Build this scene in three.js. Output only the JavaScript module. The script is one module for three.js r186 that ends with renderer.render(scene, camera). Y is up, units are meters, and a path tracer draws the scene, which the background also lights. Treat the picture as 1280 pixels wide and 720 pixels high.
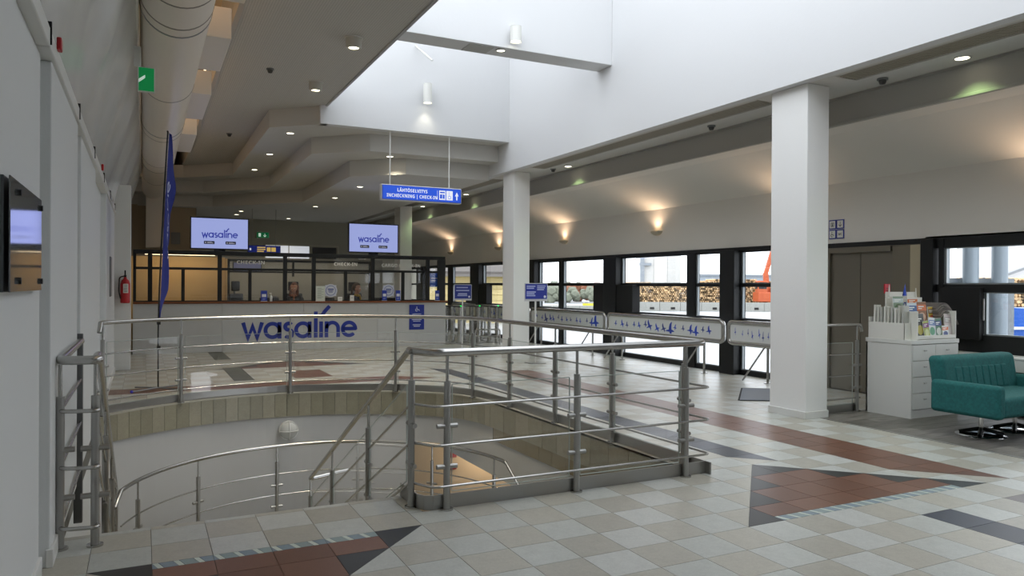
import * as THREE from 'three';
import { mergeGeometries } from 'three/addons/utils/BufferGeometryUtils.js';
import { RoundedBoxGeometry } from 'three/addons/geometries/RoundedBoxGeometry.js';
import { RectAreaLightUniformsLib } from 'three/addons/lights/RectAreaLightUniformsLib.js';
import { MarchingCubes } from 'three/addons/objects/MarchingCubes.js';

RectAreaLightUniformsLib.init();

// ------------------------------------------------------------------ camera, sky, exposure
// The hall is measured in metres with x to the right, y up and "f" forward (f = -z).
const TILE = 0.315;                       // pitch of the floor tiles
const EYE = 4.931302 * TILE;              // eye height
const scene = new THREE.Scene();
const camera = new THREE.PerspectiveCamera(2 * Math.atan(360 / 928.4355) * 180 / Math.PI, 1280 / 720, 0.05, 600);
{
  const [yaw, pit, rol] = [26.40468, 0.20300682, 0.33741613].map(d => d * Math.PI / 180);
  const cy = Math.cos(yaw), sy = Math.sin(yaw), cp = Math.cos(pit), sp = Math.sin(pit), cr = Math.cos(rol), sr = Math.sin(rol);
  const r0 = [cy, 0, -sy], u0 = [sp * sy, cp, sp * cy], w = [cp * sy, -sp, cp * cy];
  const r = r0.map((v, k) => cr * v + sr * u0[k]), u = r0.map((v, k) => -sr * v + cr * u0[k]);
  const m = new THREE.Matrix4().makeBasis(new THREE.Vector3(r[0], r[1], -r[2]), new THREE.Vector3(u[0], u[1], -u[2]), new THREE.Vector3(-w[0], -w[1], w[2]));
  camera.quaternion.setFromRotationMatrix(m);
  camera.position.set(0, EYE, 0);
  camera.updateMatrixWorld();
}
scene.background = new THREE.Color().setRGB(0.915, 0.965, 1.03);   // flat overcast sky
scene.backgroundIntensity = 2.4;
const renderer = new THREE.WebGLRenderer({ antialias: true });
renderer.toneMapping = THREE.LinearToneMapping;
renderer.toneMappingExposure = 1.24;
renderer.shadowMap.enabled = true;

// ------------------------------------------------------------------ helpers
let seed = 12345;
const rnd = () => { seed = (seed * 1664525 + 1013904223) >>> 0; return seed / 4294967296; };
const V = (x, y, f) => new THREE.Vector3(x, y, -f);
const lerp = (a, b, t) => a + (b - a) * t;
const names = new Map();
function numbered(n) { const k = names.get(n) || 0; names.set(n, k + 1); return k ? n + '_' + String(k).padStart(3, '0') : n; }
const baseOf = new WeakMap();
function merge(geos) {
  geos = (Array.isArray(geos) ? geos : [geos]).filter(Boolean).map(g => g.index ? g.toNonIndexed() : g.clone());
  for (const g of geos) {
    for (const k of Object.keys(g.attributes)) if (!['position', 'normal', 'uv', 'color'].includes(k)) g.deleteAttribute(k);
    if (!g.attributes.normal) g.computeVertexNormals();
    if (!g.attributes.uv) g.setAttribute('uv', new THREE.BufferAttribute(new Float32Array(g.attributes.position.count * 2), 2));
  }
  return geos.length === 1 ? geos[0] : mergeGeometries(geos, false);
}
function boxUV(g) {       // texture coordinates in metres, from the side that faces out
  const p = g.attributes.position, n = g.attributes.normal, uv = g.attributes.uv;
  for (let i = 0; i < p.count; i++) {
    const ax = Math.abs(n.getX(i)), ay = Math.abs(n.getY(i)), az = Math.abs(n.getZ(i));
    if (ay >= ax && ay >= az) uv.setXY(i, p.getX(i), -p.getZ(i));
    else if (ax >= az) uv.setXY(i, -p.getZ(i), p.getY(i));
    else uv.setXY(i, p.getX(i), p.getY(i));
  }
  return g;
}
// geometry is given in hall coordinates; obj() moves it to its thing's own base
function obj(name, geos, mat, parent = scene, opt = {}) {
  const g = merge(geos);
  if (mat.map || mat.bumpMap || mat.roughnessMap) if (!opt.keepUV) boxUV(g);
  const b = baseOf.get(parent);
  if (b) g.translate(-b.x, -b.y, -b.z);
  const m = new THREE.Mesh(g, mat);
  m.castShadow = m.receiveShadow = true;
  if (b) baseOf.set(m, b);
  m.name = parent === scene ? numbered(name) : name;
  parent.add(m);
  if (opt.label) m.userData.label = opt.label;
  if (opt.kind) m.userData.kind = opt.kind;
  return m;
}
function thing(name, label, category, [x, y, f] = [0, 0, 0], group, kind) {
  const o = new THREE.Group(); o.name = numbered(name); scene.add(o);
  o.position.copy(V(x, y, f)); baseOf.set(o, o.position.clone());
  o.userData = { label, category }; if (group) o.userData.group = group; if (kind) o.userData.kind = kind;
  return o;
}
function tag(o, label, category, group) { o.userData.label = label; o.userData.category = category; if (group) o.userData.group = group; return o; }
function struct(name, geos, mat, label, category) {
  const o = obj(name, geos, mat); o.userData.kind = 'structure';
  if (label) o.userData.label = label; if (category) o.userData.category = category; return o;
}
function part(name, parent) { const g = new THREE.Group(); g.name = name; parent.add(g); baseOf.set(g, baseOf.get(parent)); return g; }
function dup(o, x, y, f, label, turn = 0) {
  const c = o.clone(); c.name = numbered(o.name.replace(/_\d\d\d$/, '')); c.position.copy(V(x, y, f)); c.rotation.y = turn;
  c.userData = { ...o.userData }; if (label) c.userData.label = label; scene.add(c); return c;
}
const box = (x0, x1, y0, y1, f0, f1) => new THREE.BoxGeometry(Math.abs(x1 - x0), Math.abs(y1 - y0), Math.abs(f1 - f0)).translate((x0 + x1) / 2, (y0 + y1) / 2, -(f0 + f1) / 2);
function rbox(x0, x1, y0, y1, f0, f1, r = 0.006, s = 2) {
  const w = Math.abs(x1 - x0), h = Math.abs(y1 - y0), d = Math.abs(f1 - f0);
  return new RoundedBoxGeometry(w, h, d, s, Math.min(r, w / 2.01, h / 2.01, d / 2.01)).translate((x0 + x1) / 2, (y0 + y1) / 2, -(f0 + f1) / 2);
}
function cyl(a, b, r, seg = 10, r2 = r) {         // a, b: Vector3
  const d = b.clone().sub(a), l = d.length();
  const g = new THREE.CylinderGeometry(r2, r, l, seg, 1);
  g.applyQuaternion(new THREE.Quaternion().setFromUnitVectors(new THREE.Vector3(0, 1, 0), d.normalize()));
  return g.translate((a.x + b.x) / 2, (a.y + b.y) / 2, (a.z + b.z) / 2);
}
// round the corners of a polyline
function fillet(pts, r, n = 6) {
  const out = [pts[0]];
  for (let i = 1; i < pts.length - 1; i++) {
    const p = pts[i], a = pts[i - 1].clone().sub(p), b = pts[i + 1].clone().sub(p);
    const k = Math.min(r, a.length() * 0.49, b.length() * 0.49);
    const A = p.clone().add(a.setLength(k)), B = p.clone().add(b.setLength(k));
    for (let j = 0; j <= n; j++) { const t = j / n; out.push(A.clone().multiplyScalar((1 - t) ** 2).add(p.clone().multiplyScalar(2 * t * (1 - t))).add(B.clone().multiplyScalar(t * t))); }
  }
  out.push(pts[pts.length - 1]);
  return out;
}
// round bar along a polyline
function sweep(pts, r, sides = 10) {
  const P = pts.filter((p, i) => !i || p.distanceTo(pts[i - 1]) > 1e-5), n = P.length;
  const T = P.map((p, i) => P[Math.min(n - 1, i + 1)].clone().sub(P[Math.max(0, i - 1)]).normalize());
  let N = new THREE.Vector3(0, 1, 0); if (Math.abs(T[0].y) > 0.9) N.set(1, 0, 0);
  N.sub(T[0].clone().multiplyScalar(N.dot(T[0]))).normalize();
  const pos = [], nor = [], idx = [];
  for (let i = 0; i < n; i++) {
    N.sub(T[i].clone().multiplyScalar(N.dot(T[i]))).normalize();
    const B = T[i].clone().cross(N);
    for (let k = 0; k < sides; k++) {
      const a = k / sides * Math.PI * 2, v = N.clone().multiplyScalar(Math.cos(a)).add(B.clone().multiplyScalar(Math.sin(a)));
      nor.push(v.x, v.y, v.z); pos.push(P[i].x + v.x * r, P[i].y + v.y * r, P[i].z + v.z * r);
    }
  }
  for (let i = 0; i < n - 1; i++) for (let k = 0; k < sides; k++) {
    const a = i * sides + k, b = i * sides + (k + 1) % sides, c = a + sides, d = b + sides;
    idx.push(a, b, c, b, d, c);
  }
  for (const [o, s] of [[0, 1], [(n - 1) * sides, -1]]) for (let k = 1; k < sides - 1; k++) s > 0 ? idx.push(o, o + k + 1, o + k) : idx.push(o, o + k, o + k + 1);
  const g = new THREE.BufferGeometry();
  g.setAttribute('position', new THREE.Float32BufferAttribute(pos, 3)); g.setAttribute('normal', new THREE.Float32BufferAttribute(nor, 3));
  g.setIndex(idx); return g;
}
// plan polygon [[x,f],...] extruded between two heights
function slab(poly, y0, y1, holes = []) {
  const s = new THREE.Shape(poly.map(([x, f]) => new THREE.Vector2(x, f)));
  for (const h of holes) s.holes.push(new THREE.Path(h.map(([x, f]) => new THREE.Vector2(x, f))));
  return new THREE.ExtrudeGeometry(s, { depth: y1 - y0, bevelEnabled: false }).rotateX(-Math.PI / 2).translate(0, y0, 0);
}
// section polygon [[x,y],...] run along f
function prism(sec, f0, f1) {
  const s = new THREE.Shape(sec.map(([x, y]) => new THREE.Vector2(x, y)));
  return new THREE.ExtrudeGeometry(s, { depth: f1 - f0, bevelEnabled: false }).translate(0, 0, -f1);
}
// section polygon [[f,y],...] run along x
function prismX(sec, x0, x1) {
  const s = new THREE.Shape(sec.map(([f, y]) => new THREE.Vector2(f, y)));
  return new THREE.ExtrudeGeometry(s, { depth: x1 - x0, bevelEnabled: false }).rotateY(Math.PI / 2).translate(x0, 0, 0);
}
function lathe(pts, seg = 20) { return new THREE.LatheGeometry(pts.map(([r, y]) => new THREE.Vector2(r, y)), seg); }
// wall strip along a plan path, given thickness to the left of its run
function ribbonWall(path, y0, y1, th) {
  const pos = [], idx = [], n = path.length, off = [];
  for (let i = 0; i < n; i++) {
    const a = path[Math.max(0, i - 1)], b = path[Math.min(n - 1, i + 1)], dx = b[0] - a[0], df = b[1] - a[1], l = Math.hypot(dx, df);
    off.push([path[i][0] - df / l * th, path[i][1] + dx / l * th]);
  }
  const g = [];
  for (let i = 0; i < n - 1; i++) g.push(slab([path[i], path[i + 1], off[i + 1], off[i]], y0, y1));
  return g;
}
function canvasTex(w, h, draw) {
  const c = document.createElement('canvas'); c.width = w; c.height = h;
  const x = c.getContext('2d'); draw(x, w, h);
  const t = new THREE.CanvasTexture(c); t.colorSpace = THREE.SRGBColorSpace; t.anisotropy = 4; return t;
}
// smooth value noise texture
function noiseData(size, fn) {
  const d = new Uint8Array(size * size * 4);
  for (let j = 0; j < size; j++) for (let i = 0; i < size; i++) { const v = fn(i, j); for (let k = 0; k < 4; k++) d[(j * size + i) * 4 + k] = k === 3 ? 255 : Math.max(0, Math.min(255, v[k] ?? v)); }
  const t = new THREE.DataTexture(d, size, size); t.magFilter = THREE.LinearFilter; t.minFilter = THREE.LinearMipmapLinearFilter; t.generateMipmaps = true;
  t.wrapS = t.wrapT = THREE.RepeatWrapping; t.needsUpdate = true; return t;
}
function lattice(n) { const a = Array.from({ length: n * n }, rnd); return (x, y) => { const xi = Math.floor(x), yi = Math.floor(y), fx = x - xi, fy = y - yi, sx = fx * fx * (3 - 2 * fx), sy = fy * fy * (3 - 2 * fy); const at = (i, j) => a[((j % n + n) % n) * n + (i % n + n) % n]; return lerp(lerp(at(xi, yi), at(xi + 1, yi), sx), lerp(at(xi, yi + 1), at(xi + 1, yi + 1), sx), sy); }; }
const L8 = lattice(8), L32 = lattice(32), L128 = lattice(128);
const speckle = noiseData(256, (i, j) => { const v = 222 + 8 * L8(i / 32, j / 32) + 10 * L32(i / 8, j / 8) + 14 * L128(i / 2, j / 2); return [v, v, v * 0.99]; });
speckle.colorSpace = THREE.SRGBColorSpace;
const plaster = noiseData(256, (i, j) => 110 + 70 * L32(i / 8, j / 8) + 70 * L128(i / 2, j / 2));
const scuff = noiseData(256, (i, j) => 205 + 25 * L8(i / 32, j / 32) + 25 * L32(i / 8, j / 8));

// ------------------------------------------------------------------ materials
const mat = (hex, rough = 0.6, metal = 0, more = {}) => new THREE.MeshStandardMaterial({ color: hex, roughness: rough, metalness: metal, ...more });
const tex = (t, rep) => { const c = t.clone(); c.repeat.set(rep, rep); c.needsUpdate = true; return c; };
const M = {
  white: mat('#efefed', 0.75, 0, { bumpMap: tex(plaster, 1.5), bumpScale: 0.0012 }),
  whiteSmooth: mat('#dededa', 0.4),
  shaft: mat('#dadbdc', 0.8, 0, { bumpMap: tex(plaster, 1), bumpScale: 0.001 }),
  wallGrey: mat('#dcdedd', 0.55, 0, { bumpMap: tex(plaster, 1.5), bumpScale: 0.0012 }),
  gloss: mat('#dadcdb', 0.18),
  wallWarm: mat('#e2dfd8', 0.8, 0, { bumpMap: tex(plaster, 1.5), bumpScale: 0.001 }),
  ceil: mat('#d2d0cb', 0.85),
  ceilPerf: null,
  bulk: mat('#cdcbc6', 0.8),
  steel: mat('#b8b7b4', 0.24, 1),
  steelDull: mat('#a8a7a4', 0.36, 1),
  chrome: mat('#d5d5d5', 0.09, 1),
  black: mat('#121314', 0.4),
  blackMatt: mat('#0d0d0e', 0.7),
  frame: mat('#17191a', 0.45, 0.2),
  frameLight: mat('#8f9597', 0.4, 0.7),
  glass: new THREE.MeshPhysicalMaterial({ color: '#ffffff', roughness: 0.02, transmission: 1, thickness: 0, ior: 1.45 }),
  glassEdge: mat('#b4bdb8', 0.2),
  wood: null,
  blue: mat('#20359a', 0.55),
  blueSign: mat('#1f49c8', 0.45),
  green: mat('#0a7a42', 0.5),
  red: mat('#b0141c', 0.35),
  teal: null,
  paper: mat('#e6e4de', 0.7),
  duct: mat('#eee4d6', 0.4, 0),
  rubber: mat('#1b1b1b', 0.8),
  plasticGrey: mat('#7d7f80', 0.5),
  screenFrame: mat('#101113', 0.3),
  beige: mat('#b7ab93', 0.7),
  conc: mat('#a9aaa6', 0.9, 0, { map: tex(speckle, 0.25) }),
  liftDoor: mat('#7d786c', 0.4, 0.6),
};
M.wood = mat('#8a4f26', 0.4, 0, { map: (() => { const t = noiseData(256, (i, j) => { const g = 190 + 40 * L8(i / 90, j / 14) + 25 * L128(i / 30, j / 2); return [g, g * 0.97, g * 0.92]; }); t.colorSpace = THREE.SRGBColorSpace; return t; })() });
M.ceilPerf = (() => {        // perforated acoustic panel: rows of small holes
  const t = noiseData(128, (i, j) => { const u = (i % 16) - 7.5, v = (j % 16) - 7.5, line = (i < 3 || j < 3) ? 16 : 0; return Math.hypot(u, v) < 3.2 ? 178 : 232 - line * 0.5; });
  t.colorSpace = THREE.SRGBColorSpace; t.repeat.set(4, 4);
  return mat('#dcd9d3', 0.85, 0, { map: t });
})();
M.teal = mat('#22706f', 0.85, 0, { bumpMap: tex(noiseData(128, (i, j) => 128 + 60 * (((i >> 1) + (j >> 1)) % 2) + 50 * L128(i, j)), 14), bumpScale: 0.0008 });
M.teal.map = (() => { const t = noiseData(128, (i, j) => { const v = 205 + 40 * L32(i / 4, j / 4); return [v, v, v]; }); t.colorSpace = THREE.SRGBColorSpace; t.repeat.set(2, 2); return t; })();

// glowing disc of a lamp with its light just in front of it
function spot(x, y, f, tx, ty, tf, cd, color, angle = 0.9, pen = 0.7) {
  const s = new THREE.SpotLight(color, cd, 0, angle, pen, 2); s.position.copy(V(x, y, f)); s.target.position.copy(V(tx, ty, tf));
  s.castShadow = true; s.shadow.radius = 2; scene.add(s, s.target); return s;
}

// ------------------------------------------------------------------ the shell of the hall
const F0 = -6, F1 = 28;            // near and far end
const XL = -0.52, XR = 9.45;       // inner faces of the long walls
// opening in the floor: straight front and right side, a round far end
const C0 = [1.74, 8.06], R0 = 2.83, XS = 4.15, FF = 4.82, FS = 5.25;
function openPath(off) {           // from the left wall round to the stair post, offset to the floor side
  const p = [], R = R0 + off, xs = XS + off, ff = FF - off;
  const a0 = Math.PI - Math.acos(Math.min(1, (C0[0] + 0.5) / R)), a1 = Math.acos((xs - C0[0]) / R);
  const A = Math.asin(Math.min(1, Math.sqrt(R * R - (C0[0] + 0.5) ** 2) / R)), left = Math.PI - A, right = a1 + 0.16;
  for (let i = 0; i <= 40; i++) { const a = lerp(left, right, i / 40); p.push([C0[0] + R * Math.cos(a), C0[1] + R * Math.sin(a)]); }
  const e = p[p.length - 1], c = [xs, C0[1] + R * Math.sin(a1) + 0.0], s = [xs, c[1] - 0.62];
  for (let i = 1; i <= 8; i++) { const t = i / 8; p.push([(1 - t) ** 2 * e[0] + 2 * t * (1 - t) * c[0] + t * t * s[0], (1 - t) ** 2 * e[1] + 2 * t * (1 - t) * c[1] + t * t * s[1]]); }
  p.push([xs, ff]); p.push([1.72 - off * 0.3, ff]);
  return p;
}
const hole = [...openPath(0.06).map(([x, f]) => [Math.max(x, XL), f]), [1.7, FS - 0.04], [XL, FS - 0.04]];
const floorPoly = [[XL - 0.3, F0], [XR + 0.3, F0], [XR + 0.3, F1], [XL - 0.3, F1]];
const grout = mat('#6f6d66', 0.8);
const floor = struct('floor', slab(floorPoly, -0.33, -0.006, [hole.slice().reverse()]), grout, 'tiled hall floor in grey and beige checks with brown and black inlays', 'floor');

// tiles ------------------------------------------------------------
const toX = i => (i + 5.15545554) * TILE, toF = j => (14.47390418 - j) * TILE;
const area = p => { let s = 0; for (let k = 0; k < p.length; k++) { const a = p[k], b = p[(k + 1) % p.length]; s += a[0] * b[1] - b[0] * a[1]; } return s / 2; };
function cut(poly, a, b, keep) {           // part of a convex polygon left (keep=1) or right (keep=-1) of a->b
  const d = p => keep * ((b[0] - a[0]) * (p[1] - a[1]) - (b[1] - a[1]) * (p[0] - a[0])), out = [];
  for (let k = 0; k < poly.length; k++) {
    const p = poly[k], q = poly[(k + 1) % poly.length], dp = d(p), dq = d(q);
    if (dp >= -1e-9) out.push(p);
    if ((dp > 1e-9 && dq < -1e-9) || (dp < -1e-9 && dq > 1e-9)) { const t = dp / (dp - dq); out.push([lerp(p[0], q[0], t), lerp(p[1], q[1], t)]); }
  }
  return out.length > 2 ? out : null;
}
function splitBy(polys, region) {          // region: convex, any winding
  const r = area(region) < 0 ? region.slice().reverse() : region, inside = [], outside = [];
  for (let poly of polys) {
    let rest = poly; const bits = [];
    for (let k = 0; k < r.length && rest; k++) {
      const a = r[k], b = r[(k + 1) % r.length], o = cut(rest, a, b, -1);
      if (o && Math.abs(area(o)) > 1e-4) bits.push(o);
      rest = cut(rest, a, b, 1);
    }
    if (rest && Math.abs(area(rest)) > 1e-4) { inside.push(rest); outside.push(...bits); } else outside.push(poly);
  }
  return [inside, outside];
}
// inlays in tile units [i, j]; j grows towards the camera
const R4 = (i0, i1, j0, j1) => [[i0, j0], [i1, j0], [i1, j1], [i0, j1]];
const inlays = [
  { r: [[10, -1], [14, 3], [6, 3]], kind: 'tri', rows: 1 },
  { r: [[0, 0], [-3, 3], [-6, 0]], kind: 'tri', rows: 1 },
  { r: [[13, -24], [15, -24], [15, 3], [13, 1]], kind: 'brown' },
  { r: [[10, -27], [11, -26], [11, -1], [10, -2]], kind: 'slate' },
  { r: R4(10, 11, 4, 12), kind: 'slate' },
  { r: R4(13, 15, 4, 8), kind: 'mauve' },
  { r: R4(-1, 0, -32, -25.4), kind: 'moss' }, { r: R4(-1, 0, -43, -37), kind: 'moss' },
  { r: R4(2, 4, -29, -25.4), kind: 'brown' },
  { r: [[-7, -24.4], [7, -24.4], [9, -22.6], [-7, -22.6]], kind: 'brown' },
  { r: [[-1.5, -31], [3, -35], [7.5, -31]], kind: 'tri', rows: 0 },
];
const tone = { light: ['#c6c8c3', '#c2c4bf', '#cacbc7'], beige: ['#b9b5aa', '#b4b0a5', '#bdb9ad'], brown: ['#7a5545', '#724e3f', '#825c4c'], black: ['#2b2d2f', '#303334'], slate: ['#3c4049', '#454955'], mauve: ['#7d7472', '#857b78'], moss: ['#585b4f', '#5f6155'], blue: ['#8697a3', '#93a4a6'], pale: ['#d3dcd2'] };
const tileMats = {};
for (const k in tone) tileMats[k] = tone[k].map(h => mat(h, 0.33, 0, { map: tex(speckle, 2.2) }));
function tileGeo(poly, gap, top = 0) {     // flat tile with vertical edges, shrunk by the joint; plan in metres
  const n = poly.length, A = area(poly) < 0 ? poly.slice().reverse() : poly, ins = [];
  for (let k = 0; k < n; k++) {
    const p0 = A[(k + n - 1) % n], p = A[k], p1 = A[(k + 1) % n];
    let ax = p[0] - p0[0], af = p[1] - p0[1], bx = p1[0] - p[0], bf = p1[1] - p[1]; const al = Math.hypot(ax, af), bl = Math.hypot(bx, bf);
    if (al < 1e-6 || bl < 1e-6) { ins.push(p); continue; }
    ax /= al; af /= al; bx /= bl; bf /= bl;
    const nx = -af - bf, nf = ax + bx, dot = 1 + ax * bx + af * bf, s = gap / Math.max(0.35, dot);
    ins.push([p[0] + nx * s, p[1] + nf * s]);
  }
  const pos = [], nor = [], idx = [];
  ins.forEach(([x, f]) => { pos.push(x, top, -f); nor.push(0, 1, 0); });
  for (let k = 1; k < n - 1; k++) idx.push(0, k, k + 1);
  for (let k = 0; k < n; k++) {
    const a = ins[k], b = ins[(k + 1) % n], o = pos.length / 3, l = Math.hypot(b[0] - a[0], b[1] - a[1]) || 1, nx = (b[1] - a[1]) / l, nz = (b[0] - a[0]) / l;
    pos.push(a[0], top, -a[1], b[0], top, -b[1], b[0], top - 0.009, -b[1], a[0], top - 0.009, -a[1]);
    for (let q = 0; q < 4; q++) nor.push(nx, 0, nz);
    idx.push(o, o + 2, o + 1, o, o + 3, o + 2);
  }
  const g = new THREE.BufferGeometry();
  g.setAttribute('position', new THREE.Float32BufferAttribute(pos, 3)); g.setAttribute('normal', new THREE.Float32BufferAttribute(nor, 3)); g.setIndex(idx);
  return g;
}
const inHole = (x, f) => { let c = false; for (let i = 0, j = hole.length - 1; i < hole.length; j = i++) { const a = hole[i], b = hole[j]; if ((a[1] > f) !== (b[1] > f) && x < (b[0] - a[0]) * (f - a[1]) / (b[1] - a[1]) + a[0]) c = !c; } return c; };
const pieces = [];
function addPiece(poly, kind, v) {         // poly in tile units
  let P = poly.map(([i, j]) => [toX(i), toF(j)]);
  for (const [a, b] of [[[XL, F0], [XL, F1]], [[XR, F1], [XR, F0]]]) { P = P && cut(P, a, b, -1); }
  if (!P || Math.abs(area(P)) < 3e-4) return;
  const cx = P.reduce((s, p) => s + p[0], 0) / P.length, cf = P.reduce((s, p) => s + p[1], 0) / P.length;
  pieces.push({ P, kind, v: Math.abs(v), cx, cf });
}
// convex strips that stand for the hole near its straight edges, so that tiles there are cut cleanly
const holeCuts = [[[toI(1.72), toJ(FF)], [toI(XS), toJ(FF)], [toI(XS), toJ(9.2)], [toI(1.72), toJ(9.2)]], [[toI(XL - 0.4), toJ(FS)], [toI(1.75), toJ(FS)], [toI(1.75), toJ(9.2)], [toI(XL - 0.4), toJ(9.2)]], openPath(0).slice(0, 47).concat([[XS, 9.0], [XL - 0.1, 9.0]]).map(([x, f]) => [toI(x), toJ(f)])];
function toI(x) { return x / TILE - 5.15545554; }
function toJ(f) { return 14.47390418 - f / TILE; }
const GREY = [[toI(7.2), toJ(6.45)], [toI(XR), toJ(6.45)], [toI(XR), toJ(F0)], [toI(7.2), toJ(F0)]];
for (let i = -7; i < 26; i++) for (let j = -59; j < 13; j++) {
  const x = toX(i), f = toF(j); if (x > XR || x + TILE < XL || f - TILE > 18.1 || f < 0.2) continue;
  let polys = [R4(i, i + 1, j, j + 1)];
  for (const h of [...holeCuts, GREY]) polys = splitBy(polys, h)[1];
  for (const q of inlays) {
    if (!polys.length) break;
    const [ins, out] = splitBy(polys, q.r);
    polys = out;
    for (const p of ins) {
      if (q.kind !== 'tri') { addPiece(p, q.kind, (i * 3 + j * 5 + 99) % 2); continue; }
      const full = Math.abs(area(p)) > 0.98;
      if (!q.rows) { addPiece(p, full ? 'brown' : 'black', (i + j + 100) % 2); continue; }
      const lo = q.r[0][1] < 0 && q.r[1][1] === 3;     // base row with the mosaic strip
      const baseRow = q.r[0][0] === 10 ? j === 2 : j === 0;
      if (full && baseRow) {
        const m0 = q.r[0][0] === 10 ? 2.72 : 0, m1 = q.r[0][0] === 10 ? 3 : 0.28;
        const [strip, rest] = splitBy([p], R4(i - 1, i + 2, m0, m1));
        rest.forEach(r => addPiece(r, 'brown', (i + j + 100) % 3));
        for (let k = 0; k < 3; k++) {                  // blue glass strip with slanted white pieces
          const a = i + k / 3, b = i + (k + 1) / 3, s = 0.09;
          const cells = [[[a, m0], [a + 0.1, m0], [a + 0.1 + s, m1], [a + s, m1]], [[a + 0.1, m0], [b, m0], [b + s, m1], [a + 0.1 + s, m1]]];
          for (const [n, c] of cells.entries()) { const cc = splitBy(strip, c)[0]; cc.forEach(r => addPiece(r, n ? 'blue' : 'pale', (i + k + 99) % 2)); }
          if (!k) splitBy(strip, [[i, m0], [i + s, m1], [i, m1]])[0].forEach(r => addPiece(r, 'blue', 0));
        }
      } else addPiece(p, full ? 'brown' : 'black', (i + j + 100) % 2);
    }
  }
  for (const p of polys) addPiece(p, (((i + j) % 2) + 2) % 2 ? 'light' : 'beige', Math.abs((i * 7 + j * 13) % 3));
}
{
  const v = new THREE.Vector3();
  const vis = p => { v.set(p.cx, 0, -p.cf).project(camera); return Math.abs(v.x) < 1.04 && Math.abs(v.y) < 1.04 && v.z < 1; };
  for (const p of pieces) p.d = Math.hypot(p.cx, p.cf) + (vis(p) ? 0 : 100);
  pieces.sort((a, b) => a.d - b.d);
  const far = [];
  let whole = 0; const near = {};
  pieces.forEach((p, k) => {
    const small = p.kind === 'blue' || p.kind === 'pale';
    if (p.d < 100 && (small || near[p.kind] === undefined || near[p.kind] < 290) && (small || whole < 296) && p.d < 9) {
      if (!small) whole++; near[p.kind] = (near[p.kind] || 0) + 1;
      const ms = tileMats[p.kind];
      obj(small ? 'mosaic_piece' : 'floor_tile', tileGeo(p.P, small ? 0.0012 : 0.0017), ms[p.v % ms.length], floor);
    } else far.push(p);
  });
  const g = far.map(p => { const q = merge(tileGeo(p.P, 0.0017)), ms = tileMats[p.kind], c = ms[p.v % ms.length].color, n = q.attributes.position.count, a = new Float32Array(n * 3); for (let k = 0; k < n; k++) a.set([c.r, c.g, c.b], k * 3); q.setAttribute('color', new THREE.BufferAttribute(a, 3)); return q; });
  obj('distant_floor_tiles', g, mat('#ffffff', 0.33, 0, { vertexColors: true, map: tex(speckle, 2.2) }), floor, { kind: 'stuff' });
}
// grey plank floor of the waiting corner
{
  const plankTex = noiseData(256, (i, j) => { const v = 165 + 55 * L8(i / 40, j / 9) + 30 * L128(i / 16, j / 1.5); return [v, v * 0.99, v * 0.97]; }); plankTex.colorSpace = THREE.SRGBColorSpace;
  const pm = ['#8f8b86', '#837f7b', '#9a9691', '#78756f'].map(h => mat(h, 0.42, 0, { map: tex(plankTex, 1) }));
  const o = struct('floor_corner', box(7.2, XR, -0.004, -0.002, F0, 6.45), grout, 'grey wood plank floor of the waiting corner', 'floor');
  let k = 0;
  for (let f = 2.2; f < 6.44; f += 0.18) {
    for (let x = 7.2 - (k % 3) * 0.42; x < XR; x += 1.26) {
      const x0 = Math.max(7.204, x), x1 = Math.min(XR, x + 1.258), f1 = Math.min(6.44, f + 0.178); if (x1 - x0 > 0.05) obj('plank', tileGeo([[x0, f], [x1, f], [x1, f1], [x0, f1]], 0.0006, 0.002), pm[(k * 5 + Math.floor(x * 3)) & 3], o);
    }
    k++;
  }
  struct('trim_1', rbox(7.185, 7.215, -0.002, 0.006, 0.5, 6.13, 0.003), M.steelDull, 'thin metal strip between tiles and grey planks', 'trim');
}
// entrance mat
{
  const q = [[7.3, 7.69], [7.95, 7.3], [8.75, 8.2], [8.2, 8.58]], m = thing('door_mat', 'grey textile door mat lying by the glazed wall', 'mat', [8.05, 0, 7.95]);
  obj('pile', slab(q, 0.001, 0.011), mat('#8d9198', 0.95), m);
  obj('border', ribbonWall([...q, q[0]], 0.001, 0.007, -0.025), M.rubber, m);
}

// walls ------------------------------------------------------------
{
  const W = struct('wall_left', [box(XL - 0.3, XL, -3.6, 3.0, F0, F1), box(XL - 0.3, XL, 3.0, 5.7, F0, F1)], M.wallGrey, 'pale grey plastered long wall', 'wall');
  // flat piers that stand out of the wall
  const piers = [[F0, 4.62, 0.03], [4.74, 6.55, 0.07], [7.05, 9.1, 0.06], [11.4, 14.6, 0.07]];
  piers.forEach(([a, b, d], k) => struct('wall_left', rbox(XL - 0.01, XL + d, -0.004, 2.76, a, b, 0.008), M.wallGrey, ['flat wall pier that carries the glass notice board', 'flat wall pier beside the stair handrail', 'flat wall pier beside the upper part of the stair well', 'flat wall pier near the counter'][k], 'wall'));
  struct('baseboard_left', [rbox(XL, XL + 0.045, 0, 0.1, 0.5, 4.63, 0.004), rbox(XL + 0.05, XL + 0.085, 0, 0.1, 4.73, 5.2, 0.004), rbox(XL, XL + 0.09, 0, 0.1, 11.4, 14.6, 0.004)], M.whiteSmooth, 'low white skirting at the foot of the left wall', 'skirting');
}
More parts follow.
